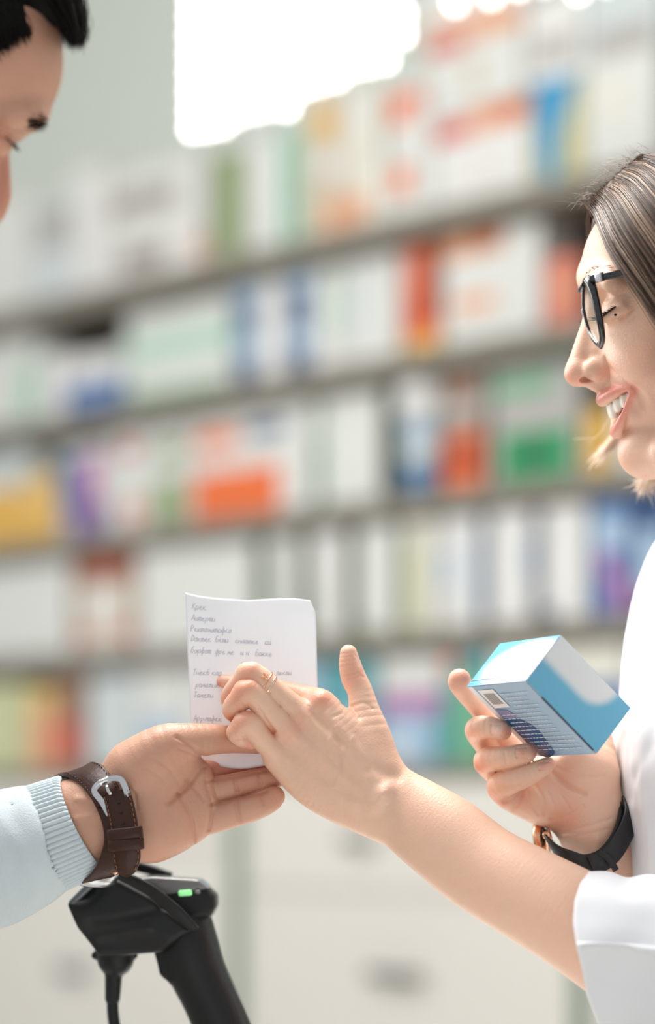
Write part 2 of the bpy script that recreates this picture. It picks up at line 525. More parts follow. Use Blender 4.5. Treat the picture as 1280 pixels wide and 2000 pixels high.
# ------------------------------------------------------------------ medicine boxes
C = dict(w=(218, 219, 214), w2=(224, 223, 220), cr=(224, 221, 208), g=(142, 160, 112), pg=(176, 208, 188), mg=(110, 172, 134),
         b=(70, 112, 168), nb=(44, 78, 122), lb=(168, 192, 214), sb=(56, 146, 190), o=(232, 112, 56), lo=(226, 164, 128), y=(226, 178, 84),
         r=(206, 92, 78), dr=(150, 64, 34), tn=(206, 190, 168), gr=(176, 173, 168), tp=(160, 152, 144), sal=(222, 130, 108),
         teal=(92, 160, 168), pk=(206, 110, 160), pu=(120, 88, 156), dg=(46, 148, 96), yo=(228, 190, 120), yg=(200, 204, 160),
         kh=(196, 190, 140), br=(150, 112, 92), lt=(204, 212, 212), mag=(176, 120, 170), dk=(76, 84, 76), sg=(96, 112, 86), shade_blue=(120, 136, 160))
def cm(k): return mat('print_' + k, C[k], 0.42, var=0.03, scale=60)
def carton(x0, x1, yt, yb, k, row, desc, cat='box', decs=(), off=0.0, depth=0.10, shelf=None, name='medicine_box', side=None):
    """a printed carton: px span at the shelf front, top and bottom rows; decs = (u0,v0,u1,v1,colour) printed panels"""
    xm = (x0 + x1) / 2
    bk = (.055, .05, .04, .02, .015)[row]                       # how far the carton stands back from the shelf edge
    a, b = s_of(x0) + bk, s_of(x1) + bk
    zz = lambda y: CZ + (1560 - y) / F * (d_of(xm) + 2 * bk * r2)
    zt = zz(yt); zb = SZ[shelf] if shelf is not None else zz(yb)
    if row and zt > SZ[row - 1] - 0.040: zt = SZ[row - 1] - 0.040
    w = a - b; h = zt - zb; fo = -bk + off
    parts = []; keys = [k]
    V, Fc = boxmesh(wl((a + b) / 2, fo - depth / 2, (zt + zb) / 2), AX, (w - 0.002, depth, h - 0.0005), 0.0012)
    parts.append((V, Fc, 0))
    for d in decs:
        u0, v0, u1, v1, kk = d[:5]
        if kk not in keys: keys.append(kk)
        sh = d[5] if len(d) > 5 else 'r'
        lx = lambda u: a - 0.001 - u * (w - 0.002)
        if sh == 'r':
            Q = [(u0, v0), (u1, v0), (u1, v1), (u0, v1)]
        elif sh == 'e':
            Q = [((u0 + u1) / 2 + (u1 - u0) / 2 * math.cos(t), (v0 + v1) / 2 + (v1 - v0) / 2 * math.sin(t)) for t in np.arange(20) * math.pi / 10]
        else:
            Q = [(u0, v1), (u0 + (u1 - u0) * .25, v0), (u0 + (u1 - u0) * .55, v0), (u0 + (u1 - u0) * .62, v0 + (v1 - v0) * .5), (u1, v1)]
        for o_ in (0.0006,):
            parts.append((np.array([wl(lx(u), fo + o_, zb + v * h) for u, v in Q]), [list(range(len(Q)))], keys.index(kk)))
        if sh == 'r' and u1 > 0.97:      # the print runs on round the right side
            parts.append((np.array([wl(b + 0.0004, fo - t * depth, zb + v * h) for t, v in ((0, v0), (1, v0), (1, v1), (0, v1))]), [[0, 1, 2, 3]], keys.index(kk)))
    if side:  # dark greenish and bluish sides: part print, part painted shade of the gaps
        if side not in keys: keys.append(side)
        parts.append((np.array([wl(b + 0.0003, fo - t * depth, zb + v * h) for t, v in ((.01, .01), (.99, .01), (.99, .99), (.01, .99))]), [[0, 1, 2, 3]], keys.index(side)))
    V, Fc, mi = join(parts)
    o = link_mesh(name, V, Fc, [cm(q) for q in keys], None, False, mi)
    rn = ['top shelf', 'second shelf', 'third shelf', 'fourth shelf', 'lowest shelf'][row]
    lb = desc + ', ' + rn
    if len(lb.replace(',', ' ').split()) > 15: print('LONG', lb)
    tag(o, lb, cat, 'medicine boxes on the ' + rn)
    return o
# top shelf
carton(-80, 52, 395, 0, 'w', 0, 'plain pale box at the far left end', shelf=0)
carton(57, 128, 388, 0, 'lt', 0, 'light box with a large grey panel, left of the tall white one', decs=[(.0, .55, 1, .9, 'gr')], shelf=0)
carton(132, 200, 330, 0, 'w2', 0, 'tall plain white box beside the grey panelled one', shelf=0)
carton(205, 392, 455, 0, 'w2', 0, 'wide white box with a taupe label, lower of two', decs=[(.12, .30, .62, .85, 'tp'), (.92, .25, .99, .8, 'lo')], shelf=0)
carton(205, 392, 322, 455, 'w', 0, 'wide white box with a grey brown band, upper of two', decs=[(.02, .35, .72, .70, 'tp')])
carton(402, 468, 300, 0, 'g', 0, 'tall leaf green box', decs=[(0, 0, .25, 1, 'gr')], shelf=0)
carton(478, 555, 270, 0, 'w2', 0, 'tall narrow white box right of the leaf green one', decs=[(.8, .0, 1, 1, 'pg')], shelf=0)
carton(562, 590, 250, 0, 'pg', 0, 'thin pale green box beside the tall white one', shelf=0)
carton(596, 668, 345, 0, 'tn', 0, 'small tan box with an orange corner', decs=[(.55, .1, 1, .55, 'lo')], shelf=0)
carton(596, 668, 180, 345, 'tn', 0, 'tan box with a yellow orange disc, on a small tan box', decs=[(.25, .45, .85, .8, 'y', 'e'), (.3, .0, .9, .3, 'w2')])
carton(672, 752, 318, 0, 'cr', 0, 'cream box with orange print, under another cream one', decs=[(.0, .2, .6, .6, 'lo')], shelf=0)
carton(672, 745, 170, 318, 'cr', 0, 'plain cream box stacked over the orange printed one', decs=[(.1, .5, .6, .9, 'w2')])
carton(756, 848, 300, 0, 'w', 0, 'white box with a small orange square, lower of two', decs=[(.15, .45, .55, .85, 'o')], shelf=0)
carton(756, 848, 158, 300, 'w', 0, 'white box with a small orange square, upper of two', decs=[(.10, .42, .50, .86, 'o'), (.55, .6, .9, .85, 'sal')])
carton(852, 1042, 205, 0, 'w2', 0, 'wide white pack with a red and orange top stripe, lower of two', decs=[(.0, .72, .38, .92, 'r'), (.38, .74, 1, .98, 'lo'), (.62, .80, .95, .96, 'o'), (.45, .2, .6, .5, 'cr')], shelf=0)
carton(838, 1030, 40, 205, 'w', 0, 'wide white pack with a red and orange top stripe, upper of two', decs=[(.0, .70, .40, .92, 'r'), (.40, .78, 1, .98, 'lo'), (.42, .2, .56, .55, 'tn')])
carton(1046, 1150, 152, 0, 'kh', 0, 'blue and khaki box with a curved edge between the colours', decs=[(.0, .0, .95, 1, 'sb', 'c')], shelf=0)
carton(1154, 1300, 105, 0, 'w', 0, 'large pale box above the woman\'s hair', decs=[(.2, .5, .6, .8, 'cr')], shelf=0)
carton(1036, 1150, -10, 152, 'w2', 0, 'pale box on top of the blue and khaki one', decs=[(.1, .2, .9, .5, 'gr')])
carton(1154, 1310, -60, 105, 'lt', 0, 'pale box on the pile in the top right corner', decs=[(.1, .0, .9, .35, 'gr')])
carton(838, 1030, -120, 40, 'w2', 0, 'white pack with an orange base stripe, topmost of its stack', decs=[(.0, .0, .9, .12, 'lo')])
# second shelf
carton(-70, 60, 655, 0, 'w', 1, 'plain pale box at the left end', shelf=1, decs=[(.75, .0, 1, .7, 'pg')])
carton(66, 116, 690, 0, 'w2', 1, 'slim white box beside the blue based one', shelf=1)
carton(120, 232, 690, 0, 'w2', 1, 'white box with a broad blue base', decs=[(.0, .05, 1, .55, 'b'), (.0, .0, 1, .05, 'dk')], shelf=1)
carton(240, 448, 595, 0, 'w', 1, 'wide white box with two pale green bands', decs=[(.0, .48, 1, .72, 'pg'), (.0, .04, .95, .15, 'mg')], shelf=1)
carton(456, 500, 545, 0, 'lb', 1, 'slim pale blue box with navy blocks, left of the plain white one', decs=[(.05, .55, .95, .80, 'nb'), (.05, .02, .95, .3, 'nb')], shelf=1)
carton(503, 554, 522, 0, 'w2', 1, 'slim white box between two navy blocked boxes', shelf=1)
carton(560, 606, 500, 0, 'lb', 1, 'slim pale blue box with navy blocks, right of the plain white one', decs=[(.05, .5, .95, .82, 'nb'), (.05, .02, .95, .28, 'nb')], shelf=1)
carton(612, 664, 478, 0, 'w2', 1, 'slim white box right of the navy blocked ones', decs=[(.7, .3, 1, .9, 'pg')], shelf=1)
carton(668, 782, 448, 0, 'w', 1, 'large greenish white box left of the red one', decs=[(.2, .3, .5, .8, 'lt')], shelf=1)
carton(794, 862, 462, 0, 'o', 1, 'orange red box with a yellow foot', decs=[(.0, .6, .5, .95, 'sal'), (.6, .3, 1, 1, 'dr'), (.0, .0, 1, .18, 'y'), (.1, .3, .5, .5, 'r')], shelf=1)
carton(870, 1066, 415, 0, 'w', 1, 'large square white box with orange writing', decs=[(.0, .80, .62, .99, 'lo'), (.30, .86, .60, .98, 'o'), (.1, .32, .55, .46, 'lo')], shelf=1)
carton(1074, 1140, 500, 0, 'sal', 1, 'salmon pink box beside the woman\'s forehead', decs=[(.2, .4, .8, .7, 'lo')], shelf=1)
carton(1200, 1320, 440, 0, 'w', 1, 'pale box behind the woman\'s head', shelf=1)
# third shelf
carton(-60, 20, 955, 0, 'y', 2, 'yellow box at the left end', shelf=2)
carton(24, 104, 925, 0, 'yo', 2, 'yellow orange box beside the blue and pink one', decs=[(.0, .1, 1, .5, 'y')], shelf=2)
carton(-60, 60, 850, 955, 'lt', 2, 'pale grey box on the yellow ones')
carton(112, 212, 870, 0, 'lt', 2, 'blue, pink and purple patterned box', decs=[(.0, .3, .45, .85, 'b'), (.5, .1, .8, .9, 'pk'), (.2, .0, .9, .35, 'pu')], shelf=2)
carton(216, 292, 915, 0, 'w', 2, 'small white box with a pink red spot, lower of two', decs=[(.35, .1, .75, .55, 'sal', 'e')], shelf=2)
carton(216, 292, 810, 915, 'w', 2, 'small white box with a red spot, upper of two', decs=[(.2, .25, .65, .7, 'r', 'e')])
carton(296, 364, 905, 0, 'w', 2, 'small white box with a leaf green base, lower of two', decs=[(.0, .05, .9, .75, 'g')], shelf=2)
carton(296, 364, 795, 905, 'w', 2, 'small white box with a leaf green patch, upper of two', decs=[(.1, .1, .9, .5, 'g')])
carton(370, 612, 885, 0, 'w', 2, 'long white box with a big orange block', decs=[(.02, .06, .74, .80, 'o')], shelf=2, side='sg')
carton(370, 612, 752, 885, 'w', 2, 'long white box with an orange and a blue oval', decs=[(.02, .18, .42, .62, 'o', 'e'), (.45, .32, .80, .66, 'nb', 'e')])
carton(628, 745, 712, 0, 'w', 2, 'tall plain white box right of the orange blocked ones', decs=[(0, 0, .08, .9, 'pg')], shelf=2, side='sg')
carton(868, 952, 845, 0, 'br', 2, 'flat red and orange box at the bottom of its pile', decs=[(.0, .1, .95, .95, 'o'), (.1, .35, .85, .8, 'r')], shelf=2)
carton(868, 952, 785, 845, 'gr', 2, 'flat grey and brown box, second from the bottom of its pile', decs=[(.1, .1, 1, .5, 'br')])
carton(868, 952, 728, 785, 'gr', 2, 'flat grey box with brown red front, third up its pile', decs=[(.05, .1, .9, .9, 'br')])
carton(868, 952, 668, 728, 'gr', 2, 'flat grey box with an orange end, topmost of its pile', decs=[(.5, .1, .95, .9, 'br')])
carton(966, 1140, 828, 0, 'gr', 2, 'flat bright green box at the bottom of the wide pile', decs=[(.10, .06, .92, .90, 'dg'), (.35, .3, .65, .7, 'mg')], shelf=2)
carton(966, 1140, 772, 828, 'gr', 2, 'flat grey box on the bright green one')
carton(966, 1140, 718, 772, 'gr', 2, 'flat grey box with a green band', decs=[(.0, .1, .7, .7, 'mg')])
carton(966, 1140, 660, 718, 'gr', 2, 'flat grey box with a green corner, topmost of the wide pile', decs=[(.55, .4, .95, .95, 'dg')])
carton(1150, 1200, 800, 0, 'y', 2, 'small orange yellow box behind the woman\'s chin', shelf=2)
carton(1210, 1330, 740, 0, 'w', 2, 'pale box behind the woman\'s jaw', shelf=2)
# fourth shelf
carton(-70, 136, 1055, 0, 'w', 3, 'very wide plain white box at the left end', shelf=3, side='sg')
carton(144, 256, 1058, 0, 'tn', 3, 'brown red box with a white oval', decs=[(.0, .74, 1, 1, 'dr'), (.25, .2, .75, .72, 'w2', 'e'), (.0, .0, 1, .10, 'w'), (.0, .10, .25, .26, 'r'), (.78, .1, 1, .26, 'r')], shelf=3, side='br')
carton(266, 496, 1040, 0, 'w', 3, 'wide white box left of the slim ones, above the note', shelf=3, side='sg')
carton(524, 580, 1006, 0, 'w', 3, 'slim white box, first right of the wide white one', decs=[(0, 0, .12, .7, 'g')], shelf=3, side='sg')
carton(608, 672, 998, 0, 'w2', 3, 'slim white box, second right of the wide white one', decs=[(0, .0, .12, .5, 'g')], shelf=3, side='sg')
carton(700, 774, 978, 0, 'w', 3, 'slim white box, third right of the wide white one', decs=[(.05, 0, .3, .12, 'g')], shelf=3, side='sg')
carton(792, 850, 985, 0, 'cr', 3, 'slim cream box between white ones', decs=[(.0, .0, .4, .8, 'yg')], shelf=3)
carton(862, 938, 938, 0, 'w2', 3, 'white box with a pale blue patch, left of its twin', decs=[(.0, .35, .25, .7, 'lb'), (.85, .1, 1, .8, 'lb')], shelf=3, side='shade_blue')
carton(958, 1042, 922, 0, 'w2', 3, 'white box with a pale blue edge, right of its twin', decs=[(.85, .4, 1, .7, 'lb')], shelf=3, side='shade_blue')
carton(1064, 1152, 905, 0, 'w2', 3, 'white box left of the blue and pink one', decs=[(.0, .0, .3, .1, 'nb')], shelf=3, side='shade_blue')
carton(1160, 1236, 905, 0, 'b', 3, 'blue and pink box beside the coat', decs=[(.1, .55, .9, .85, 'lb'), (.2, .35, .6, .55, 'mag'), (.5, .05, 1, .35, 'mag')], shelf=3)
carton(1242, 1330, 900, 0, 'nb', 3, 'dark blue box behind the white coat', decs=[(.1, .2, .7, .7, 'lb')], shelf=3)
# lowest shelf
carton(-60, 50, 1335, 0, 'yg', 4, 'pale yellow green box at the left end', shelf=4)
carton(54, 104, 1345, 0, 'yo', 4, 'orange tan box beside the red brown one', shelf=4, decs=[(.0, .0, 1, .7, 'lo')])
carton(108, 160, 1320, 0, 'br', 4, 'red brown box beside the orange tan one', shelf=4, decs=[(.0, .1, .9, .5, 'r')])
carton(170, 262, 1320, 0, 'lt', 4, 'pale grey box right of the red brown one', shelf=4)
carton(266, 362, 1300, 0, 'w', 4, 'white box with a pale blue base, left of the note', decs=[(.1, .1, .9, .5, 'lb')], shelf=4)
carton(366, 500, 1290, 0, 'w', 4, 'white box behind the note', shelf=4)
carton(504, 622, 1290, 0, 'lb', 4, 'pale blue box behind the note', shelf=4)
carton(630, 735, 1290, 0, 'teal', 4, 'teal box right of the note', decs=[(.2, .2, .9, .5, 'lb')], shelf=4)
carton(742, 864, 1395, 0, 'lb', 4, 'light blue box with a teal edge', decs=[(.85, .0, 1, 1, 'teal'), (.1, .1, .4, .4, 'w2')], shelf=4)
carton(742, 864, 1350, 1395, 'mag', 4, 'flat mauve box between a white and a light blue one')
carton(742, 864, 1282, 1350, 'w', 4, 'flat white box on the mauve one')
carton(868, 956, 1256, 0, 'teal', 4, 'teal and green box left of the hand with the carton', decs=[(.2, .0, 1, .8, 'mg'), (.0, .8, .3, .98, 'sal')], shelf=4)
carton(962, 1226, 1232, 1330, 'cr', 4, 'very wide pale box behind the blue carton')
carton(962, 1226, 1330, 0, 'w', 4, 'very wide white box at the bottom, behind the hand with the carton', decs=[(.5, .6, 1, .95, 'b')], shelf=4)
carton(1232, 1330, 1240, 0, 'w', 4, 'white box hidden by the coat', shelf=4)

# the round white tub on the third shelf
def lathe(c, prof, n=40):
    V = [np.array(c) + np.array([r * math.cos(t), r * math.sin(t), z]) for r, z in prof for t in np.arange(n) * 2 * math.pi / n]
    fc = [(j * n + i, j * n + (i + 1) % n, (j + 1) * n + (i + 1) % n, (j + 1) * n + i) for j in range(len(prof) - 1) for i in range(n)]
    return V, fc + [tuple(range(n))[::-1], tuple(range((len(prof) - 1) * n, len(prof) * n))]
tc_ = wl(s_of(812) + .03, -0.055, SZ[2])
tub = empty('supplement_tub', tc_, 'round tub with a white lid and blue grey label on the third shelf', 'tub')
V, Fc = lathe(tc_, [(.034, .0), (.037, .002), (.037, .130), (.034, .134)]); link_mesh('tub_body', V, Fc, cm('lt'), tub)
V, Fc = lathe(tc_, [(.0375, .004), (.0378, .006), (.0378, .052), (.0375, .054)]); link_mesh('label_band', V, Fc, mat('label_blue', (84, 122, 160), .4), tub, label='blue paper band')
V, Fc = lathe(tc_, [(.0375, .092), (.0378, .094), (.0378, .112), (.0375, .114)]); link_mesh('label_band', V, Fc, mat('label_pale', (150, 180, 206), .4), tub, label='pale blue paper band')
V, Fc = lathe(tc_, [(.044, .132), (.047, .134), (.047, .176), (.045, .183), (.038, .186)]); link_mesh('lid', V, Fc, cm('w2'), tub, label='white screw lid')

# ------------------------------------------------------------------ bright lamp hung over the shelves
m_glow = mat('lamp_glass', (255, 255, 250), 0.3, emit=5)
m_chrome = mat('lamp_metal', (214, 216, 214), 0.25, 0.8)
def PD(px, py, d): return np.array([(px - 640) / F * d, d, CZ + (1560 - py) / F * d])
dl = 3.05
ch = empty('hanging_lamp', PD(560, -60, dl), 'large bright white lamp of hanging glass bulbs above the shelves', 'lamp')
cols = [(376, 250), (404, 248), (434, 242), (464, 222), (498, 212), (530, 205), (562, 208), (594, 168), (626, 158), (658, 150), (690, 128), (722, 122), (754, 116), (786, 66)]
import bmesh
def sphere(c, r, sz=1.0, seg=12):
    bm = bmesh.new(); bmesh.ops.create_uvsphere(bm, u_segments=seg, v_segments=8, radius=r)
    V = np.array([tuple(v.co) for v in bm.verts]) * [1, 1, sz] + np.asarray(c); Fc = [[v.index for v in f.verts] for f in bm.faces]; bm.free(); return V, Fc
proto = None; nb_ = 0; wires = []
for ci, (x, yb) in enumerate(cols):
    y = yb; top = None
    while y > -70:
        c = PD(x, y, dl + 0.05 * ((ci % 3) - 1))
        if nb_ < 99:
            if proto is None:
                V, Fc = sphere(c, 0.0075, 1.25); proto = link_mesh('bulb', V, Fc, m_glow, ch); oc = c
            else:
                b_ = proto.copy(); COL.objects.link(b_); b_.parent = ch; b_.location = tuple(np.array(proto.location) + (c - oc))
            nb_ += 1
        y -= 38 if ci % 2 else 36
    wires.append((np.array([PD(x, yb, dl + 0.05 * ((ci % 3) - 1)), PD(x, -100, dl + 0.05 * ((ci % 3) - 1))]), 0.0008))
pipes(wires, 'suspension_wires', m_chrome, ch)
box('ceiling_plate', PD(580, -110, dl), (0.30, 0.16, 0.02), m_chrome, ch, bev=0.004)
pipes([(np.array([PD(580, -110, dl), [PD(580, -110, dl)[0], dl, 3.0]]), 0.006)], 'stem', m_chrome, ch)
for x, y, lab in ((890, 5, 'small round spot lamp nearest the big hanging lamp'), (960, -8, 'small round spot lamp, second from the big hanging lamp'),
                  (1014, -26, 'small round spot lamp, third from the big hanging lamp'), (1064, -34, 'small round spot lamp, fourth from the big hanging lamp'),
                  (1130, -18, 'small round spot lamp, fifth from the big hanging lamp'), (1186, -36, 'small round spot lamp furthest right')):
    c = PD(x, y, dl)
    lp = empty('spot_lamp', c, lab, 'lamp', 'spot lamps in a row over the shelves')
    V, Fc = sphere(c, 0.0070, 1.1); link_mesh('bulb', V, Fc, m_glow, lp)
    pipes([(np.array([c, [c[0], c[1], 3.0]]), 0.0015)], 'cord', m_chrome, lp)
    V, Fc = lathe(c + [0, 0, 0.008], [(.004, .0), (.006, .004), (.005, .02)], 12); link_mesh('socket', V, Fc, m_chrome, lp)
# ================================================================== PEOPLE
def skin_mat(name):
    m = mat(name, (226, 184, 160), 0.45, attr=True, var=0.035, scale=140, bump=(700, 0.3), sss=0.22)
    return m
m_skin_w = skin_mat('skin_fair')
m_skin_m = skin_mat('skin_warm')
SK_W = (236, 192, 166); SK_M = (206, 156, 131)

# ---- her left hand, its back to us, and the forearm
def her_left_arm():
    k = 14
    palm = union([
        tube([(630, 1380, 34, 27), (680, 1440, 40, 42), (735, 1520, 44, 44), (762, 1563, 44, 52)], 7),
        tube([(592, 1402, 28, 27), (650, 1465, 32, 40), (728, 1540, 42, 46)], 7),
        tube([(562, 1437, 28, 26), (630, 1500, 34, 40), (722, 1560, 44, 50)], 7),
        tube([(538, 1480, 34, 25), (600, 1535, 42, 34), (668, 1568, 46, 42), (738, 1588, 46, 50)], 7),
        tube([(700, 1480, 46, 42), (735, 1530, 44, 46)], 1),
    ], 22)
    arm = tube([(735, 1545, 44, 60), (757, 1562, 44, 66), (776, 1572, 40, 70), (815, 1600, 28, 78), (874, 1642, 5, 86), (946, 1698, -25, 88),
                (1042, 1752, -70, 93), (1127, 1800, -105, 99), (1220, 1862, -140, 102), (1330, 1920, -175, 100), (1400, 1945, -190, 96)], 10, flat=1.22)
    upper = tube([(1400, 1940, -190, 96), (1465, 1740, -212, 94), (1490, 1450, -225, 100), (1500, 1270, -190, 110)], 2)
    body = union([palm, arm], 26)
    thumb = union([tube([(740, 1500, 44, 44), (722, 1440, 52, 42), (712, 1392, 58, 31), (704, 1352, 62, 24), (691, 1324, 64, 24), (684, 1298, 62, 21), (681, 1276, 60, 16)], 3)], 0)
    body = union([body, thumb], 18)
    index = tube([(650, 1405, 36, 26), (630, 1378, 38, 27), (590, 1361, 54, 23), (548, 1351, 66, 22), (500, 1343, 74, 19), (462, 1336, 82, 17), (436, 1331, 86, 13)], 3)
    middle = tube([(620, 1430, 30, 24), (592, 1398, 24, 25), (545, 1357, 12, 23), (492, 1316, 2, 24), (474, 1331, 12, 22), (450, 1360, 34, 19), (452, 1378, 52, 16)], 3)
    ring = tube([(600, 1460, 30, 24), (568, 1432, 22, 26), (530, 1393, 8, 25), (488, 1351, -8, 26), (470, 1366, -2, 24), (454, 1383, 12, 20), (457, 1394, 30, 17), (474, 1406, 52, 15)], 3)
    pinky = tube([(570, 1500, 34, 22), (541, 1474, 28, 23), (513, 1444, 12, 23), (483, 1412, -6, 24), (468, 1425, -4, 21), (460, 1432, 2, 18), (472, 1444, 14, 16), (490, 1450, 24, 14)], 3)
    h = None
    parts = [union([body, f], kk) for f, kk in ((index, 14), (middle, 10), (ring, 10), (pinky, 10))]
    hand = union(parts, 1.5)
    hand = strokes(hand, [
        # knuckles and tendons
        ([(622, 1362, 5)], -6, 20), ([(598, 1392, 0)], -3.5, 16), ([(566, 1424, -4)], -3.5, 16), ([(540, 1466, 4)], -2.5, 15),
        ([(600, 1400, 0), (650, 1450, 0), (715, 1520, 0)], -3.0, 8), ([(640, 1395, 8), (690, 1450, 5), (735, 1520, 0)], -3.0, 9),
        ([(575, 1438, 0), (630, 1487, 0), (705, 1545, 0)], -2.4, 8), ([(560, 1482, 0), (620, 1530, 5), (690, 1570, 0)], -1.6, 9),
        ([(612, 1392, 0), (650, 1430, 0), (675, 1456, 0)], 2.6, 8), ([(582, 1418, 0), (615, 1450, 0), (660, 1495, 0)], 2.4, 8),
        ([(556, 1452, 0), (590, 1480, 0), (640, 1520, 0)], 2.0, 9),
        # veins
        ([(655, 1420, 0), (640, 1460, -2), (665, 1500, -2), (655, 1535, 0)], -1.6, 5), ([(690, 1440, 0), (668, 1475, -2), (700, 1512, 0)], -1.4, 5),
        # ulna head, wrist hollow
        ([(748, 1548, -15)], -9, 17), ([(757, 1538, -12), (745, 1558, -16), (730, 1572, -12)], -4, 14),
        ([(775, 1520, 0), (742, 1505, 4), (722, 1500, 4)], 3.5, 13), ([(712, 1590, 0), (735, 1597, 0)], 2.4, 14),
        # thumb joint creases and web
        ([(680, 1318, 42), (697, 1314, 40), (710, 1322, 45)], 1.6, 3), ([(682, 1326, 40), (699, 1322, 40)], 1.2, 3),
        ([(688, 1378, 30), (712, 1372, 30), (726, 1384, 35)], 1.5, 4), ([(670, 1374, 44), (688, 1384, 34), (700, 1402, 26)], 2.2, 6),
        # finger joint creases
        ([(470, 1372, -10), (480, 1384, -14)], 1.6, 3), ([(462, 1380, -4), (470, 1392, -6)], 1.4, 3),
        ([(471, 1432, -14), (476, 1441, -8)], 1.8, 3), ([(448, 1352, 14), (462, 1362, 10)], 1.2, 3),
        ([(505, 1330, -18), (498, 1345, -20)], 0.8, 3), ([(476, 1398, -20), (492, 1390, -24), (500, 1398, -22)], 0.9, 3),
        ([(480, 1342, -24), (490, 1334, -28), (500, 1344, -26)], -1.5, 10), ([(478, 1402, -22), (488, 1398, -24)], -1.5, 9),
        # fingernail edges, thumb
        ([(693, 1279, 52), (700, 1288, 50), (700, 1300, 50)], 1.3, 2.2),
        ([(500, 1372, -2), (520, 1404, 2), (536, 1428, 6)], 3.5, 4), ([(505, 1340, 2), (530, 1368, 4), (546, 1382, 8)], 2.0, 4),
        ([(650, 1400, 0), (668, 1394, 10)], 1.2, 4), ([(604, 1380, 0), (612, 1398, 0)], 0.9, 3), ([(590, 1410, 0), (600, 1424, 0)], 0.9, 3),
    ], gain=1.1)
    return hand, upper
LEFT, LEFT_UP = her_left_arm()
SP_LEFT = [
    ([(488, 1300, -10)], 20, (226, 128, 98), .55, None), ([(484, 1334, -24), (462, 1362, -16)], 20, (228, 134, 104), .55, None),
    ([(480, 1394, -22), (462, 1420, -16)], 18, (230, 142, 112), .5, None), ([(628, 1356, 6)], 26, (224, 122, 92), .6, None),
    ([(449, 1400, 20)], 16, (214, 96, 66), .6, None), ([(486, 1458, 22)], 14, (224, 120, 92), .5, None), ([(445, 1365, 30), (470, 1340, 5)], 16, (226, 124, 94), .5, None),
    ([(500, 1428, 6), (520, 1425, 8), (534, 1432, 8)], 10, (206, 110, 76), .5, None), ([(688, 1290, 42), (692, 1320, 42)], 22, (230, 150, 122), .5, None),
    ([(698, 1280, 54), (702, 1298, 54)], 7, (240, 196, 176), .8, .25), ([(430, 1322, 78)], 10, (240, 190, 170), .6, .35), ([(428, 1338, 80)], 8, (222, 120, 96), .6, None),
    ([(592, 1400, 0), (566, 1430, -4)], 18, (226, 150, 124), .3, None), ([(745, 1550, -20)], 22, (238, 200, 182), .4, None),
    ([(655, 1440, 0), (668, 1480, -4), (660, 1530, 0)], 6, (190, 150, 134), .3, None), ([(878, 1782, -60), (880, 1786, -60)], 2.2, (120, 80, 66), .8, None), ([(1010, 1787, -130)], 2.4, (110, 70, 56), .9, None),
    ([(528, 1388, -16)], 1.5, (120, 84, 70), .9, None), ([(505, 1384, -18)], 1.5, (120, 84, 70), .8, None),
]

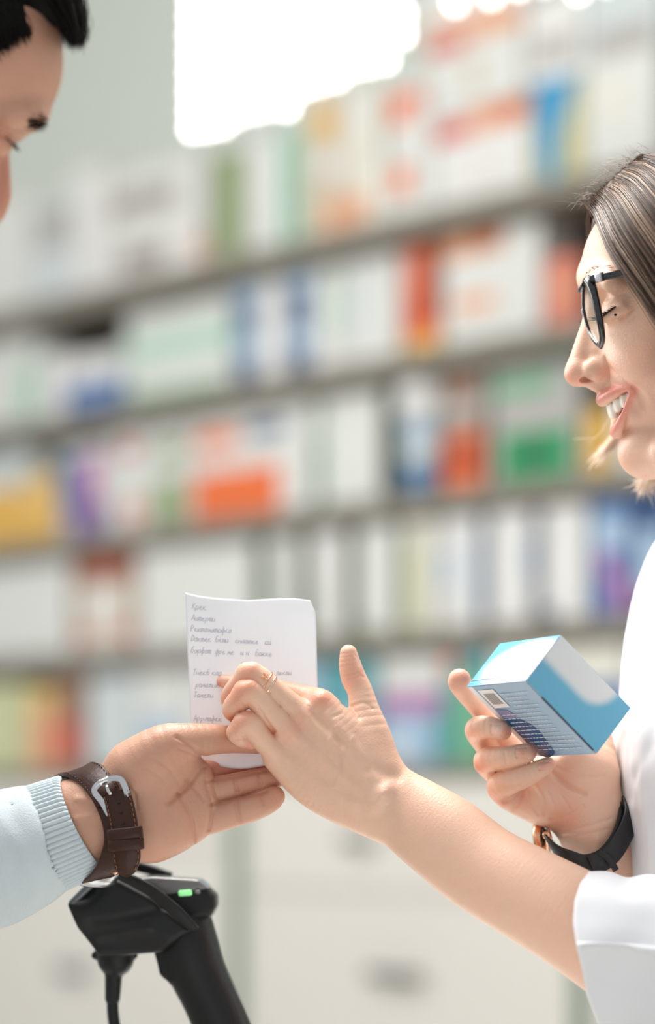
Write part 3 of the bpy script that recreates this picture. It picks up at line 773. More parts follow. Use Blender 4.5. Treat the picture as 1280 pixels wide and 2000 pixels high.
# ---- her right hand, palm to us, curled round the carton
def her_right_arm():
    palm = union([
        ell((1090, 1540, 128), (105, 46, 62), rotz2(-22)),
        ell((1150, 1510, 105), (52, 44, 60), rotz2(15)),           # ball of the thumb
        ell((1075, 1572, 110), (70, 44, 38), rotz2(-28)),          # heel of the palm
        tube([(1148, 1545, 122, 58), (1153, 1590, 128, 70), (1158, 1615, 132, 69), (1170, 1650, 142, 65), (1194, 1700, 160, 64), (1240, 1790, 200, 72), (1330, 1900, 260, 88), (1420, 1930, 330, 98)], 9, flat=1.15),
        tube([(995, 1545, 120, 30), (1050, 1560, 125, 42)], 1),
    ], 30)
    upper = tube([(1420, 1920, 330, 98), (1470, 1700, 420, 112), (1500, 1450, 500, 130), (1510, 1270, 520, 145)], 2)
    index = tube([(1075, 1510, 150, 30), (1020, 1480, 155, 26), (965, 1420, 128, 21), (932, 1380, 96, 19), (908, 1350, 74, 21), (899, 1334, 62, 23), (898, 1328, 58, 22)], 3)
    middle = tube([(1055, 1535, 150, 30), (1000, 1500, 165, 26), (958, 1462, 140, 24), (934, 1432, 92, 24), (936, 1422, 62, 24), (956, 1421, 50, 22), (975, 1426, 48, 20), (982, 1428, 50, 18)], 3)
    ring = tube([(1050, 1560, 140, 30), (1000, 1530, 140, 27), (962, 1500, 108, 26), (951, 1486, 72, 26), (972, 1482, 52, 24), (1000, 1478, 44, 22), (1024, 1472, 42, 20), (1032, 1470, 44, 17)], 3)
    pinky = tube([(1045, 1575, 120, 28), (1005, 1560, 105, 28), (980, 1540, 88, 28), (984, 1530, 66, 27), (1012, 1522, 50, 24), (1040, 1510, 44, 20), (1060, 1500, 44, 18), (1071, 1494, 46, 15)], 3)
    thumb = tube([(1160, 1505, 115, 46), (1165, 1450, 140, 34), (1140, 1405, 140, 27), (1105, 1372, 130, 24), (1075, 1352, 126, 18)], 3)
    hand = union([union([palm, f], kk) for f, kk in ((index, 10), (middle, 10), (ring, 12), (pinky, 14), (thumb, 22))], 2)
    def nail(x, y, dd, w=11, h=9):
        return [([(x - w, y - h, dd), (x - w - 2, y, dd), (x - w, y + h, dd)], 1.3, 2.2), ([(x - w, y - h, dd), (x + w * .6, y - h - 1, dd)], 1.0, 2.0), ([(x - w, y + h, dd), (x + w * .6, y + h, dd)], 1.0, 2.0), ([(x, y, dd)], -1.2, 9)]
    hand = strokes(hand, nail(972, 1425, 30) + nail(1022, 1470, 24, 12, 9) + nail(1064, 1496, 28, 10, 7) + [
        ([(1000, 1585, 80), (1014, 1568, 70), (1022, 1546, 62)], 3.2, 4), ([(985, 1566, 78), (1003, 1560, 66), (1016, 1545, 60)], 2.2, 4),
        ([(1077, 1505, 70), (1108, 1534, 72), (1143, 1550, 66)], 3.6, 5), ([(1080, 1495, 70), (1120, 1512, 66), (1150, 1518, 60), (1180, 1516, 60)], 1.6, 4),
        ([(1048, 1535, 70), (1062, 1560, 70), (1062, 1590, 75)], 1.8, 4), ([(1030, 1540, 66), (1038, 1570, 70), (1052, 1590, 75)], 1.6, 4),
        ([(1075, 1600, 90), (1110, 1592, 84), (1140, 1575, 70)], 1.5, 4), ([(1085, 1622, 90), (1130, 1618, 70), (1190, 1600, 80)], 1.3, 4), ([(1095, 1634, 90), (1140, 1630, 75), (1190, 1618, 85)], 1.0, 4),
        ([(930, 1452, 70), (950, 1453, 60), (960, 1458, 56)], 1.2, 3), ([(968, 1500, 44), (985, 1508, 44)], 1.0, 3), ([(948, 1410, 38), (948, 1430, 38)], 0.9, 3), ([(986, 1470, 28), (989, 1490, 28)], 0.9, 3),
        ([(1165, 1640, 80), (1172, 1700, 90)], -2.0, 8),
        ([(1070, 1548, 70), (1082, 1575, 72), (1076, 1600, 80)], 1.2, 4), ([(1100, 1558, 66), (1112, 1580, 70)], 1.0, 4), ([(1010, 1585, 80), (1030, 1596, 84)], 1.0, 4),
    ], gain=1.35)
    return hand, upper
RIGHT, RIGHT_UP = her_right_arm()
SP_RIGHT = [
    ([(972, 1425, 28)], 12, (246, 212, 198), .85, .2), ([(1022, 1470, 22)], 13, (222, 160, 140), .8, .22), ([(1064, 1496, 26)], 11, (222, 160, 140), .8, .25),
    ([(990, 1432, 34)], 12, (220, 120, 92), .6, None), ([(1042, 1468, 34)], 11, (196, 100, 80), .5, None), ([(1078, 1492, 36)], 9, (206, 110, 88), .5, None),
    ([(898, 1322, 40)], 22, (222, 122, 98), .5, None), ([(912, 1325, 44)], 10, (200, 96, 78), .4, None), ([(925, 1425, 50)], 14, (236, 160, 134), .4, None),
    ([(940, 1500, 60), (958, 1455, 60)], 14, (220, 130, 98), .45, None), ([(1105, 1595, 76)], 34, (232, 140, 108), .5, None), ([(975, 1565, 78)], 20, (222, 136, 104), .5, None),
    ([(1020, 1555, 66)], 16, (216, 134, 104), .4, None), ([(1100, 1530, 70)], 30, (226, 160, 136), .3, None), ([(935, 1500, 70)], 12, (226, 120, 92), .5, None),
]
import time
# ---- her head: (u, v, l) = midline outline x, row, and distance towards us
YAW = 0.105; DC = 110
def H(u, v, l): return W(u + YAW * l, v, DC - YAW * (1330 - u) - 0.995 * l)
AXH = np.array([[0.995, YAW, 0], [0.105, -0.995, 0], [0, 0, 1.0]])      # forward-back, sideways, up
def rotp(deg):
    a = math.radians(deg); R = np.array([[math.cos(a), 0, math.sin(a)], [0, 1, 0], [-math.sin(a), 0, math.cos(a)]])
    return R @ AXH
def he(c, r, deg=0): return ell(c, r, rotp(deg), conv=H)
def ht(pts, sub=3, flat=1.0, axis=None): return tube(pts, sub, flat, axis, conv=H)
def both(f, *a): return [f(*a)]
def sym(fn, c, r, deg=0): return [fn((c[0], c[1], c[2]), r, deg), fn((c[0], c[1], -c[2]), r, deg)]
def symt(pts, sub=3): return [ht(pts, sub), ht([(a, b, -c, d) for a, b, c, d in pts], sub)]
def her_head():
    skull = union([
        he((1375, 560, 0), (228, 200, 252)),
        he((1302, 520, 0), (166, 150, 146)),
        he((1300, 640, 0), (146, 150, 145)),
        he((1302, 716, 0), (136, 144, 128)),
        he((1272, 778, 0), (88, 94, 66), 20),
    ] + symt([(1266, 890, 0, 38), (1300, 884, 60, 42), (1360, 850, 120, 50), (1430, 790, 142, 54), (1440, 680, 150, 50)]), 40)
    cheeks = sym(he, (1268, 712, 90), (60, 50, 56)) + sym(he, (1236, 702, 64), (46, 42, 40))
    chin = [he((1249, 884, 0), (42, 42, 41)), he((1264, 868, 20), (42, 38, 38)), he((1264, 868, -20), (42, 38, 38))]
    brow = [ht([(1184, 552, -120, 22), (1160, 540, -60, 22), (1156, 548, 0, 20), (1160, 540, 60, 22), (1184, 552, 120, 22)], 4)]
    face = union([skull] + cheeks + brow, 30)
    face = union([face, union(chin, 12)], 20)
    neck = ht([(1400, 820, 0, 130), (1440, 960, 0, 122), (1470, 1120, 0, 128), (1500, 1260, 0, 160)], 3)
    face = union([face, neck], 40)
    # eye sockets
    face = carve(face, sym(he, (1164, 604, 72), (33, 40, 31)), 26)
    lids = sym(he, (1203, 604, 82), (36, 38, 33)) + sym(he, (1222, 602, 102), (30, 24, 24)) + symt([(1168, 618, 66, 6), (1172, 622, 90, 7), (1186, 612, 112, 6), (1204, 600, 122, 4)])
    face = union([face] + lids, 14)
    # nose
    nose = union([ht([(1166, 585, 0, 24), (1158, 625, 0, 20), (1146, 665, 0, 21), (1135, 697, 0, 21), (1128, 722, 0, 24), (1126, 729, 0, 24)], 4),
                  ht([(1185, 640, 0, 34), (1172, 690, 0, 36), (1168, 724, 0, 30)], 3),
                  ht([(1130, 738, 0, 15), (1150, 746, 0, 11), (1170, 758, 0, 12)], 3)]
                 + sym(he, (1160, 722, 30), (25, 15, 22), 8) + sym(he, (1134, 724, 12), (20, 14, 20)), 10)
    face = union([face, nose], 16)
    face = carve(face, sym(he, (1146, 739, 17), (16, 9, 8), 12), 4)
    # muzzle and lips
    up = ht([(1224, 756, -92, 4), (1203, 762, -60, 10), (1186, 773, -30, 13), (1177, 781, 0, 13), (1186, 773, 30, 13), (1203, 762, 60, 10), (1224, 756, 92, 4)], 4)
    lo = ht([(1228, 762, -90, 4), (1216, 802, -58, 7), (1207, 832, -28, 11), (1204, 844, 0, 13), (1207, 832, 28, 11), (1216, 802, 58, 7), (1228, 762, 90, 4)], 4)
    mouth_cut = union([ht([(1216, 769, -76, 9), (1196, 794, -42, 19), (1184, 810, 0, 22), (1196, 794, 42, 19), (1216, 769, 76, 9)], 4),
                       ht([(1222, 772, -70, 8), (1206, 796, -40, 20), (1200, 808, 0, 22), (1206, 796, 40, 20), (1222, 772, 70, 8)], 4), he((1240, 802, 0), (52, 58, 30), 10)], 6)
    face = carve(face, [mouth_cut], 5)
    face = union([face, up, lo], 7)
    # the teeth keep the opening clear
    face = carve(face, [ht([(1224, 765, -74, 6), (1204, 797, -45, 14), (1194, 812, 0, 16), (1204, 797, 45, 14), (1224, 765, 74, 6)], 4)], 3)
    ear = sym(he, (1420, 650, 172), (34, 20, 58))
    face = union([face] + ear, 12)
    face = strokes(face, [
        ([(1180, 700, 52), (1186, 722, 50), (1180, 742, 46)], 4.0, 6),                               # wing of the nose
        ([(1186, 716, 60), (1216, 736, 88), (1240, 768, 98), (1250, 800, 96)], 4.0, 9),               # smile fold
        ([(1262, 740, 112), (1270, 800, 108), (1262, 850, 90)], 2.0, 12),
        ([(1168, 620, 84), (1190, 616, 106), (1212, 598, 120)], 3.0, 3.0),                            # lash line
        ([(1172, 596, 90), (1192, 590, 108), (1212, 586, 118)], 1.5, 3.0), ([(1176, 584, 96), (1200, 578, 112)], 1.2, 3),
        ([(1200, 622, 112), (1212, 608, 122), (1224, 594, 128)], 1.8, 2.6), ([(1198, 632, 112), (1212, 618, 122), (1226, 602, 130)], 1.5, 2.6),
        ([(1186, 636, 100), (1200, 632, 112)], 1.2, 3), ([(1206, 640, 116), (1222, 622, 126), (1234, 606, 132)], 1.4, 3), ([(1180, 588, 98), (1200, 584, 114), (1220, 588, 124)], 1.6, 3),
        ([(1192, 858, 0), (1204, 860, 20), (1214, 852, 40)], 3.0, 8),                                 # under the lip
        ([(1164, 766, 0), (1170, 772, 0)], 2.0, 6),
    ], 1.0, conv=H, gain=1.3)
    return face
HEAD = her_head()
SP_HEAD = [
    ([(1230, 756, 88), (1196, 762, 54), (1178, 772, 26), (1168, 781, 0)], 13, (206, 108, 92), .9, .3),
    ([(1224, 772, 86), (1214, 800, 60), (1202, 832, 28), (1196, 846, 0)], 12, (222, 130, 112), .85, .25),
    ([(1110, 735, 0), (1122, 746, 10)], 22, (232, 138, 110), .45, None), ([(1178, 728, 52)], 18, (222, 130, 98), .5, None),
    ([(1146, 738, 22)], 9, (150, 66, 44), .8, None), ([(1255, 690, 130)], 56, (238, 170, 142), .45, None),
    ([(1166, 622, 80), (1190, 617, 106), (1212, 599, 120)], 4.5, (60, 38, 32), .9, None), ([(1202, 626, 112), (1222, 604, 126)], 6, (216, 140, 108), .5, None),
    ([(1192, 588, 108)], 20, (216, 160, 138), .4, None), ([(1156, 542, 26), (1160, 528, 60), (1190, 526, 100)], 9, (150, 122, 104), .55, None),
    ([(1226, 800, 0), (1240, 790, 30), (1238, 800, 50)], 18, (130, 40, 26), .8, .3), ([(1220, 900, 30)], 30, (232, 170, 146), .3, None),
]

torso_skin = union([tube([(1475, 1200, 130, 150), (1480, 1300, 130, 180)], 1)], 0)
parts = []
for nd, h, lv, sp, cv in ((LEFT, 4.0, 2, SP_LEFT, W), (RIGHT, 4.0, 2, SP_RIGHT, W), (LEFT_UP, 9.0, 0, [], W), (RIGHT_UP, 9.0, 0, [], W), (union([HEAD, torso_skin], 40), 3.2, 1, SP_HEAD, H)):
    t0_ = time.time(); V, Q = polygonize(nd, h, smooth=1); V, Q = refine(nd, V, Q, h, lv)
    parts.append((V, Q, paint(V, SK_W, 0.42, sp, cv)))
    print('skin part', len(V), round(time.time() - t0_, 1))
woman = empty('person', W(1450, 1600, 150), 'woman in glasses and a white coat, showing a handwritten note and holding a blue carton', 'person')
V = np.concatenate([p[0] for p in parts]); off_ = np.cumsum([0] + [len(p[0]) for p in parts])[:-1]
Q = np.concatenate([p[1] + o for p, o in zip(parts, off_)])
wb = link_mesh('body', V, Q, m_skin_w, woman); set_col(wb, np.concatenate([p[2] for p in parts]))

# teeth, tongue
m_tooth = mat('tooth_enamel', (246, 242, 230), 0.18, sss=0.2)
tv = []
arc = [(-64, 1226, 776, 10), (-50, 1214, 783, 12), (-31, 1203, 791, 13), (-11, 1196, 801, 15), (11, 1196, 801, 15), (31, 1203, 791, 13), (50, 1214, 783, 12), (64, 1226, 776, 10)]
tn = union([sell((u, v, l), (8, 10.6, hh + 2), rotp(14), conv=H, p=3.2) for l, u, v, hh in arc], 1.2)
V, Q = polygonize(tn, 1.3, smooth=1); link_mesh('teeth', V, Q, m_tooth, woman)
tg = union([he((1250, 822, 0), (34, 44, 10), 10)], 0); V, Q = polygonize(tg, 3); link_mesh('tongue', V, Q, mat('tongue', (176, 76, 56), .3, sss=.2), woman)

# brows and lashes
rng = np.random.default_rng(5)
m_hair = mat('brown_hair', (112, 90, 78), 0.32, var=0.25, scale=60, spec=0.7)
m_hair2 = mat('fair_hair', (236, 216, 196), 0.4, var=0.2, scale=80)
m_lash = mat('eyelash', (34, 26, 24), 0.5)
def on(nd, p, q, n=26):
    """march from q (outside, world) towards p until the surface"""
    p = np.asarray(p); q = np.asarray(q); a, b = 0.0, 1.0
    T = np.linspace(0, 1, 60); X = q + (p - q) * T[:, None]
    d = nd.f(X, X.min(0), X.max(0))
    if d is None: return p
    i = np.argmax(d < 0); return X[i] if d[i] < 0 else p
ls = []
def skin_pt(u, v, l, sg, ex=0.0):
    return on(HEAD, H(u + 70, v, sg * l * .55), H(u - 70, v, sg * (l * 1.25 + 40))) + np.array([-1, -.6 * sg, 0]) * ex
for sg in (1, -1):
    ls = []
    for t in rng.random(260):
        l = 26 + 92 * t; v = np.interp(t, [0, .35, .75, 1], [540, 525, 521, 534]) + rng.normal(0, 2.8 - 1.6 * t); u = 1150 + 40 * t * t
        p = skin_pt(u, v, l, sg); q = skin_pt(u + 8, v - 5 + 6 * t, l + 11, sg, .0003)
        ls.append((np.array([p, (p + q) / 2 + [-.0002, -.0002 * sg, 0], q]), [.00010, .00009, .00003]))
    pipes(ls, 'eyebrow', mat('brow_hair', (140, 112, 96), .5), woman, 3)
ls = []
for sg in (1, -1):
    ls = []
    for t in np.linspace(0, 1, 80):
        u = 1167 + 42 * t; l = 66 + 56 * t; v = 620 - 22 * t ** 1.5
        p = on(HEAD, H(1215, v, sg * 70), H(u - 40, v, sg * (l + 40)))
        L_ = 26 * (1 - .45 * t) * rng.uniform(.8, 1.1)
        q = H(u, v, sg * l); p = on(HEAD, H(1215, v - 2, sg * 60), H(u - 30, v + 2, sg * (l + 30)))
        d = np.array([-1.0, -0.3 * sg - .5 * t * sg + rng.normal(0, .15), -0.25 + rng.normal(0, .16)]); d /= np.linalg.norm(d)
        ls.append((np.array([p, p + d * L_ * .5 * S + [0, 0, -.0005], p + d * L_ * S + [0, 0, .0002]]), [.00028, .0002, .00005]))
    pipes(ls, 'eyelashes', m_lash, woman, 4)

# hair: a close cap under several thousand strands
capn = union([he((1362, 566, 0), (226, 208, 262)), he((1300, 470, 0), (150, 150, 120)), he((1440, 700, 0), (150, 190, 190))], 40)
face_cut = union([he((1128, 640, 0), (150, 400, 330), 28), ht([(1230, 560, 190, 95), (1260, 700, 200, 110), (1290, 860, 180, 120)], 3), ht([(1230, 560, -190, 95), (1260, 700, -200, 110), (1290, 860, -180, 120)], 3),
                  he((1300, 950, 0), (240, 190, 130))], 10)
V, Q = polygonize(carve(capn, [face_cut], 8), 6, smooth=3); link_mesh('hair', V, Q, mat('hair_roots', (84, 68, 60), .6, var=.2, scale=80), woman, label='dark hair at the roots')
def hair_lat(u, v):
    q = 1 - ((u - 1362) / 246) ** 2 - ((v - 572) / 292) ** 2
    return 226 * math.sqrt(max(q, 0.0)) if v < 640 else 226 * math.sqrt(max(1 - ((u - 1362) / 246) ** 2 - ((640 - 572) / 292) ** 2, 0)) 
G0 = np.array([(1146, 398), (1162, 420), (1186, 478), (1222, 535), (1262, 592), (1316, 680), (1348, 800), (1330, 905)], float)
G1 = np.array([(1250, 306), (1290, 316), (1350, 372), (1400, 440), (1440, 530), (1470, 660), (1478, 800), (1450, 925)], float)
G2 = np.array([(1420, 288), (1480, 316), (1540, 380), (1580, 460), (1600, 560), (1602, 680), (1580, 800), (1540, 915)], float)
G0 = catmull(G0, 3); G1 = catmull(G1, 3); G2 = catmull(G2, 3)
def strand(g, sg, jit, lift, fr):
    path = G0 + (G1 - G0) * (g * 2) if g < .5 else G1 + (G2 - G1) * (g * 2 - 1)
    out = []
    n = len(path)
    for i, (x, v) in enumerate(path):
        t = i / (n - 1)
        u = x + jit[0] * 7 * math.sin(2.2 * t + jit[2]) * (.3 + t) ; vv = v + jit[1] * 7 * (.3 + t)
        l = hair_lat(u - 20, vv)
        for _ in range(2): l = hair_lat(u - YAW * l, vv)
        l = max(l, 6 + 10 * abs(jit[0])) + lift * (1 + 6 * t * (1 - t)) 
        out.append(H(u - YAW * l, vv, sg * l))
    return np.array(out)
dk, md, lt = [], [], []
for i in range(5200):
    g = rng.random() ** (1.5 if i % 3 else 1.0); sg = 1 if i % 4 else -1
    p = strand(g, sg, rng.normal(0, .9, 3), rng.uniform(0, 1) ** 2 * 20, 0)
    k = 22 if rng.random() < .7 else rng.integers(12, 22)
    r = rng.uniform(.00009, .00026); R = np.full(len(p), r); R[-4:] *= [.9, .7, .5, .2]
    (dk if i % 5 < 2 else md if i % 5 < 4 else lt).append((p, R))
pipes(dk, 'hair', mat('hair_dark', (58, 42, 34), .38, spec=.6), woman, 3, label='dark brown strands')
pipes(md, 'hair', mat('hair_mid', (122, 94, 76), .34, spec=.6), woman, 3, label='mid brown strands')
pipes(lt, 'hair', mat('hair_light', (190, 160, 136), .36, spec=.6), woman, 3, label='light brown strands')
# flyaway wisps at the hairline and fair tips under the chin
ls = []
for i in range(150):
    a = rng.random(); x = 1142 + 130 * a ** 1.3; v = np.interp(x, [1131, 1160, 1200, 1280], [402, 362, 322, 284]) + rng.uniform(-4, 22)
    l = rng.uniform(-30, 60); p0 = H(x, v, l); d = np.array([-1.0, 0, .6]) * rng.uniform(6, 20) * S; sag = np.array([rng.normal(-.2, .8), rng.normal(0, .4), rng.normal(-.5, .6)]) * 18 * S
    ls.append((np.array([p0, p0 + d * .5, p0 + d + sag * .4, p0 + d * 1.1 + sag]), [.00010, .00009, .00007, .00003]))
pipes(ls, 'stray_hair', mat('hair_mid', (120, 96, 84), .32), woman, 3, label='thin flyaway strands')
ls = []
def tuft(n, P0, P1, P2, spread, sc=1.0):
    for i in range(n):
        t = rng.normal(0, 1, 3); a = rng.normal(0, 1, 3)
        p0 = W(*(np.array(P0) + a * [8, 3, 16])); p1 = W(*(np.array(P1) + t * spread * .45)); f = rng.uniform(.55, 1.05)
        p2 = W(*(np.array(P1) * (1 - f) + np.array(P2) * f + t * spread)); pm = catmull([p0, p1, p2], 5)
        R = np.full(len(pm), rng.uniform(.00013, .00026)); R[-3:] *= [.7, .45, .15]; ls.append((pm, R))
tuft(120, (1345, 620, 322), (1206, 845, 330), (1160, 908, 325), np.array([7, 7, 10]))
tuft(40, (1345, 620, 322), (1212, 850, 330), (1188, 892, 325), np.array([6, 7, 10]))
tuft(20, (1345, 620, 322), (1215, 840, 330), (1200, 884, 330), np.array([5, 5, 10]))
tuft(170, (1380, 700, 310), (1270, 925, 290), (1252, 962, 285), np.array([12, 9, 16]))
tuft(110, (1400, 700, 310), (1310, 925, 290), (1290, 966, 285), np.array([14, 9, 16]))
for pts in ([(1196, 800), (1170, 850), (1120, 858)], [(1190, 815), (1172, 846), (1150, 866)]):
    ls.append((catmull([W(x, y, 300) for x, y in pts], 5), .0001))
pipes(ls, 'hair_tips', m_hair2, woman, 3, label='fair blonde hair tips')

# ------------------------------------------------------------------ glasses
m_acet = mat('black_acetate', (18, 18, 20), 0.16, coat=.6)
m_glass = bpy.data.materials.new('lens_glass'); m_glass.use_nodes = True
_t = m_glass.node_tree; _g = _t.nodes.new('ShaderNodeBsdfGlossy'); _g.inputs['Roughness'].default_value = 0.03
_p = _t.nodes.new('ShaderNodeBsdfTransparent'); _p.inputs[0].default_value = (.96, .985, .97, 1); _x = _t.nodes.new('ShaderNodeMixShader'); _f = _t.nodes.new('ShaderNodeFresnel'); _f.inputs[0].default_value = 1.08
_m = _t.nodes.new('ShaderNodeMath'); _m.operation = 'MULTIPLY'; _m.inputs[1].default_value = .3; _t.links.new(_f.outputs[0], _m.inputs[0]); _t.links.new(_m.outputs[0], _x.inputs[0]); _t.links.new(_p.outputs[0], _x.inputs[1]); _t.links.new(_g.outputs[0], _x.inputs[2]); _t.links.new(_x.outputs[0], _t.nodes['Material Output'].inputs[0])
gl = empty('eyeglasses', W(1160, 610, 0), 'black framed glasses worn by the woman in white', 'glasses')
RIM = [(1141, 551, 26), (1146, 545, 80), (1155, 545, 138), (1165, 585, 150), (1173, 625, 148), (1178, 655, 134), (1173, 676, 100), (1160, 664, 60), (1149, 640, 32), (1140, 600, 20)]
def RW(x, y, l, sg=1): return W(x if sg > 0 else x - 2 * YAW * l * .9 + 6 + .05 * l, y, 72 - .97 * l * sg)
for sg in (1, -1):
    pts = [RW(*p, sg) for p in RIM]
    rim = sweep(pts, (1, 0.1, 0), 0.0022, 0.0022, 'rim', m_acet, gl, closed=True, sub=5, bev=.3)
    P = catmull([pts[-1]] + pts + [pts[0], pts[1]], 5)[5:-6]
    c = P.mean(0); bulge = np.array([-0.0016, 0, 0])
    V = [c + bulge] + [c + (p - c) * .5 + bulge * .7 for p in P] + list(P); n = len(P)
    V2 = V + [v + np.array([0.0016, 0, 0]) for v in V]; m0 = len(V)
    fc = [(0, 1 + i, 1 + (i + 1) % n) for i in range(n)] + [(1 + i, 1 + n + i, 1 + n + (i + 1) % n, 1 + (i + 1) % n) for i in range(n)]
    fc += [tuple(m0 + k for k in f[::-1]) for f in fc] + [(1 + n + i, m0 + 1 + n + i, m0 + 1 + n + (i + 1) % n, 1 + n + (i + 1) % n) for i in range(n)]
    link_mesh('lens', V2, fc, m_glass, gl)
    # thick outer bar of the front
    ob = [RW(1150, 546, 130, sg), RW(1157, 560, 146, sg), RW(1165, 590, 153, sg), RW(1173, 630, 150, sg), RW(1177, 660, 132, sg), RW(1174, 677, 104, sg)]
    sweep(ob, (1, 0.15 * sg, 0), 0.0052, 0.0040, 'end_piece', m_acet, gl, sub=5, bev=.3, taper=([0, .3, .7, 1], [1.5, 1.0, .8, .7]))
    t0 = [RW(1150, 546, 140, sg), RW(1166, 543, 152, sg), RW(1180, 540, 154, sg)]
    sweep(t0[:2] + [t0[2]], (0, 0, 1), 0.0058, 0.0030, 'hinge_block', m_acet, gl, sub=3)
    sweep([RW(1163, 543.5, 152.5, sg), RW(1176, 541, 155, sg)], (0, 0, 1), 0.0060, 0.0034, 'metal_inlay', mat('silver_inlay', (226, 222, 230), .2, .5), gl, sub=1, label='silver band at the hinge')
    sweep([RW(1176, 541, 154, sg), RW(1227, 532, 168, sg), RW(1300, 524, 186, sg), RW(1400, 530, 200, sg), RW(1450, 570, 200, sg)], (0, 0, 1), 0.0050, 0.0026, 'temple', m_acet, gl, sub=4)
    pipes([(catmull([RW(1143, 602, 22, sg), RW(1137, 606, 20, sg), RW(1139, 614, 17, sg)], 4), .0006)], 'pad_arm', mat('silver_inlay', (226, 222, 230), .2, .5), gl)
pipes([(catmull([RW(1141, 556, 26, 1), RW(1134, 566, 6, 1), RW(1134, 566, -6, 1), RW(1136, 556, 26, -1)], 5), .0017)], 'bridge', m_acet, gl, 8)
# ------------------------------------------------------------------ her coat
m_coat = mat('white_coat_cloth', (234, 234, 237), 0.75, var=0.015, scale=40, bump=(1500, 0.12), sheen=0.1)
torso = union([
    tube([(1425, 1075, 170, 120), (1478, 1180, 180, 232), (1500, 1290, 190, 278), (1512, 1400, 190, 300), (1510, 1500, 190, 312), (1528, 1640, 200, 312), (1535, 1800, 200, 318), (1530, 2150, 200, 330)], 4, flat=0.66),
    tube([(1440, 1160, 100, 110), (1475, 1230, -120, 140), (1480, 1290, -220, 150)], 2), tube([(1440, 1160, 300, 110), (1500, 1230, 520, 140), (1520, 1300, 560, 150)], 2)], 40)
rs = tube([(1505, 1280, 545, 150), (1500, 1450, 520, 142), (1470, 1700, 440, 126), (1410, 1900, 345, 118), (1330, 1872, 262, 108), (1300, 1842, 244, 102)], 3)
ls_ = tube([(1490, 1270, -205, 160), (1500, 1420, -245, 146), (1490, 1620, -240, 138), (1480, 1790, -215, 134), (1460, 1880, -200, 132)], 3)
coat_n = union([torso, union([rs, ls_], 0)], 34)
neck_hole = tube([(1290, 700, 110, 60), (1395, 930, 110, 120), (1420, 1020, 110, 132), (1450, 1100, 110, 110)], 3)
coat_n = carve(coat_n, [neck_hole], 6)
coat_n = strokes(coat_n, [
    ([(1262, 1090, 90), (1244, 1220, 80), (1232, 1380, 70), (1236, 1560, 60)], 6, 12), ([(1290, 1060, 20), (1268, 1200, 0), (1256, 1400, -20), (1262, 1700, -20)], -7, 16),
    ([(1222, 1230, 190), (1205, 1400, 190), (1200, 1500, 190)], -5, 18), ([(1218, 1440, 100), (1206, 1500, 100), (1214, 1600, 100), (1222, 1700, 100)], 5, 14),
    ([(1310, 1300, -60), (1280, 1450, -50), (1240, 1520, 20)], 5, 14), ([(1244, 1600, 20), (1240, 1700, 20), (1236, 1760, 20)], 6, 10),
    ([(1270, 1240, -10), (1225, 1300, 120)], 4, 16)], 0.6)
V, Q = polygonize(coat_n, 6.5, smooth=2)
coat = link_mesh('white_coat', V, Q, m_coat, woman)
print('coat', len(V))
# turned-up sleeve: a folded band with a creased lower edge
K_ = np.array([(1703, -100), (1710, -170), (1745, -236), (1800, -272), (1845, -290), (1851, -286), (1910, -262), (1990, -236), (2070, -170), (2090, -90), (2030, -10), (1920, 30), (1800, 20), (1725, -30)], float)
KP = catmull(np.vstack([K_[-1], K_, K_[0], K_[1]]), 6)[6:-6]
def sleeve_ring(t):
    P = KP
    x = t * (len(P) - 1); i = int(x) % (len(P) - 1); f = x - int(x)
    return P[i] * (1 - f) + P[i + 1] * f
def sleeve(u, v):
    r, d = sleeve_ring(u)
    cx, cy = 1860, -100
    xo = np.interp(r, [1704, 1725, 1760, 1800, 1848, 1900, 1945, 2050], [1150, 1134, 1123, 1120, 1127, 1139, 1148, 1190])
    xo += 6 * max(0, (d + 60) / 80)
    x = xo + 400 * v
    k = 1 + .10 * v + .012 * math.sin(9 * v + 7 * u) + .010 * math.sin(23 * u + 14 * v)
    dd = cy + (d - cy) * k; y = cx + (r - cx) * (1 + .04 * v + .01 * math.sin(12 * v + 5 * u)) + 60 * v * v
    y += 12 * math.exp(-((x - 1226) / 26) ** 2) * (1 if r < 1760 else 0) * max(0, 1 - (r - 1700) / 60)
    return W(x, y, dd)
so = grid_mesh('sleeve_cuff', sleeve, 150, 60, m_coat, woman, wrapu=True, label='folded white cuff turned up below the elbow')
md_ = so.modifiers.new('thick', 'SOLIDIFY'); md_.thickness = 0.0022; md_.offset = -1
# collar
V = []
pipes([(catmull([W(1330, 1010, 10), W(1318, 1060, -10), W(1360, 1120, -60), W(1440, 1150, -60)], 5), .004)], 'collar_edge', m_coat, woman, 8)
# seam stitches at the fold
# ================================================================== THE NOTE
m_paper = mat('note_paper', (247, 247, 250), 0.8, var=0.01, scale=90)
_t = m_paper.node_tree; _d = _t.nodes['Principled BSDF']; _tr = _t.nodes.new('ShaderNodeBsdfTranslucent'); _tr.inputs[0].default_value = (.93, .93, .95, 1)
_x = _t.nodes.new('ShaderNodeMixShader'); _x.inputs[0].default_value = .55
_t.links.new(_d.outputs[0], _x.inputs[1]); _t.links.new(_tr.outputs[0], _x.inputs[2]); _t.links.new(_x.outputs[0], _t.nodes['Material Output'].inputs[0])
m_ink = mat('blue_grey_ink', (205, 207, 218), 0.8)
LX = [(1157, 362), (1250, 366), (1340, 369), (1410, 372), (1440, 376), (1502, 386)]      # left and right edges of the sheet, row by row
RX = [(1169, 600), (1180, 612), (1210, 618), (1340, 621), (1440, 560), (1502, 500)]
def top_row(u): return np.interp(u, [0, .1, .25, .5, .7, .88, 1], [1157, 1163, 1168, 1172, 1169, 1168, 1172])
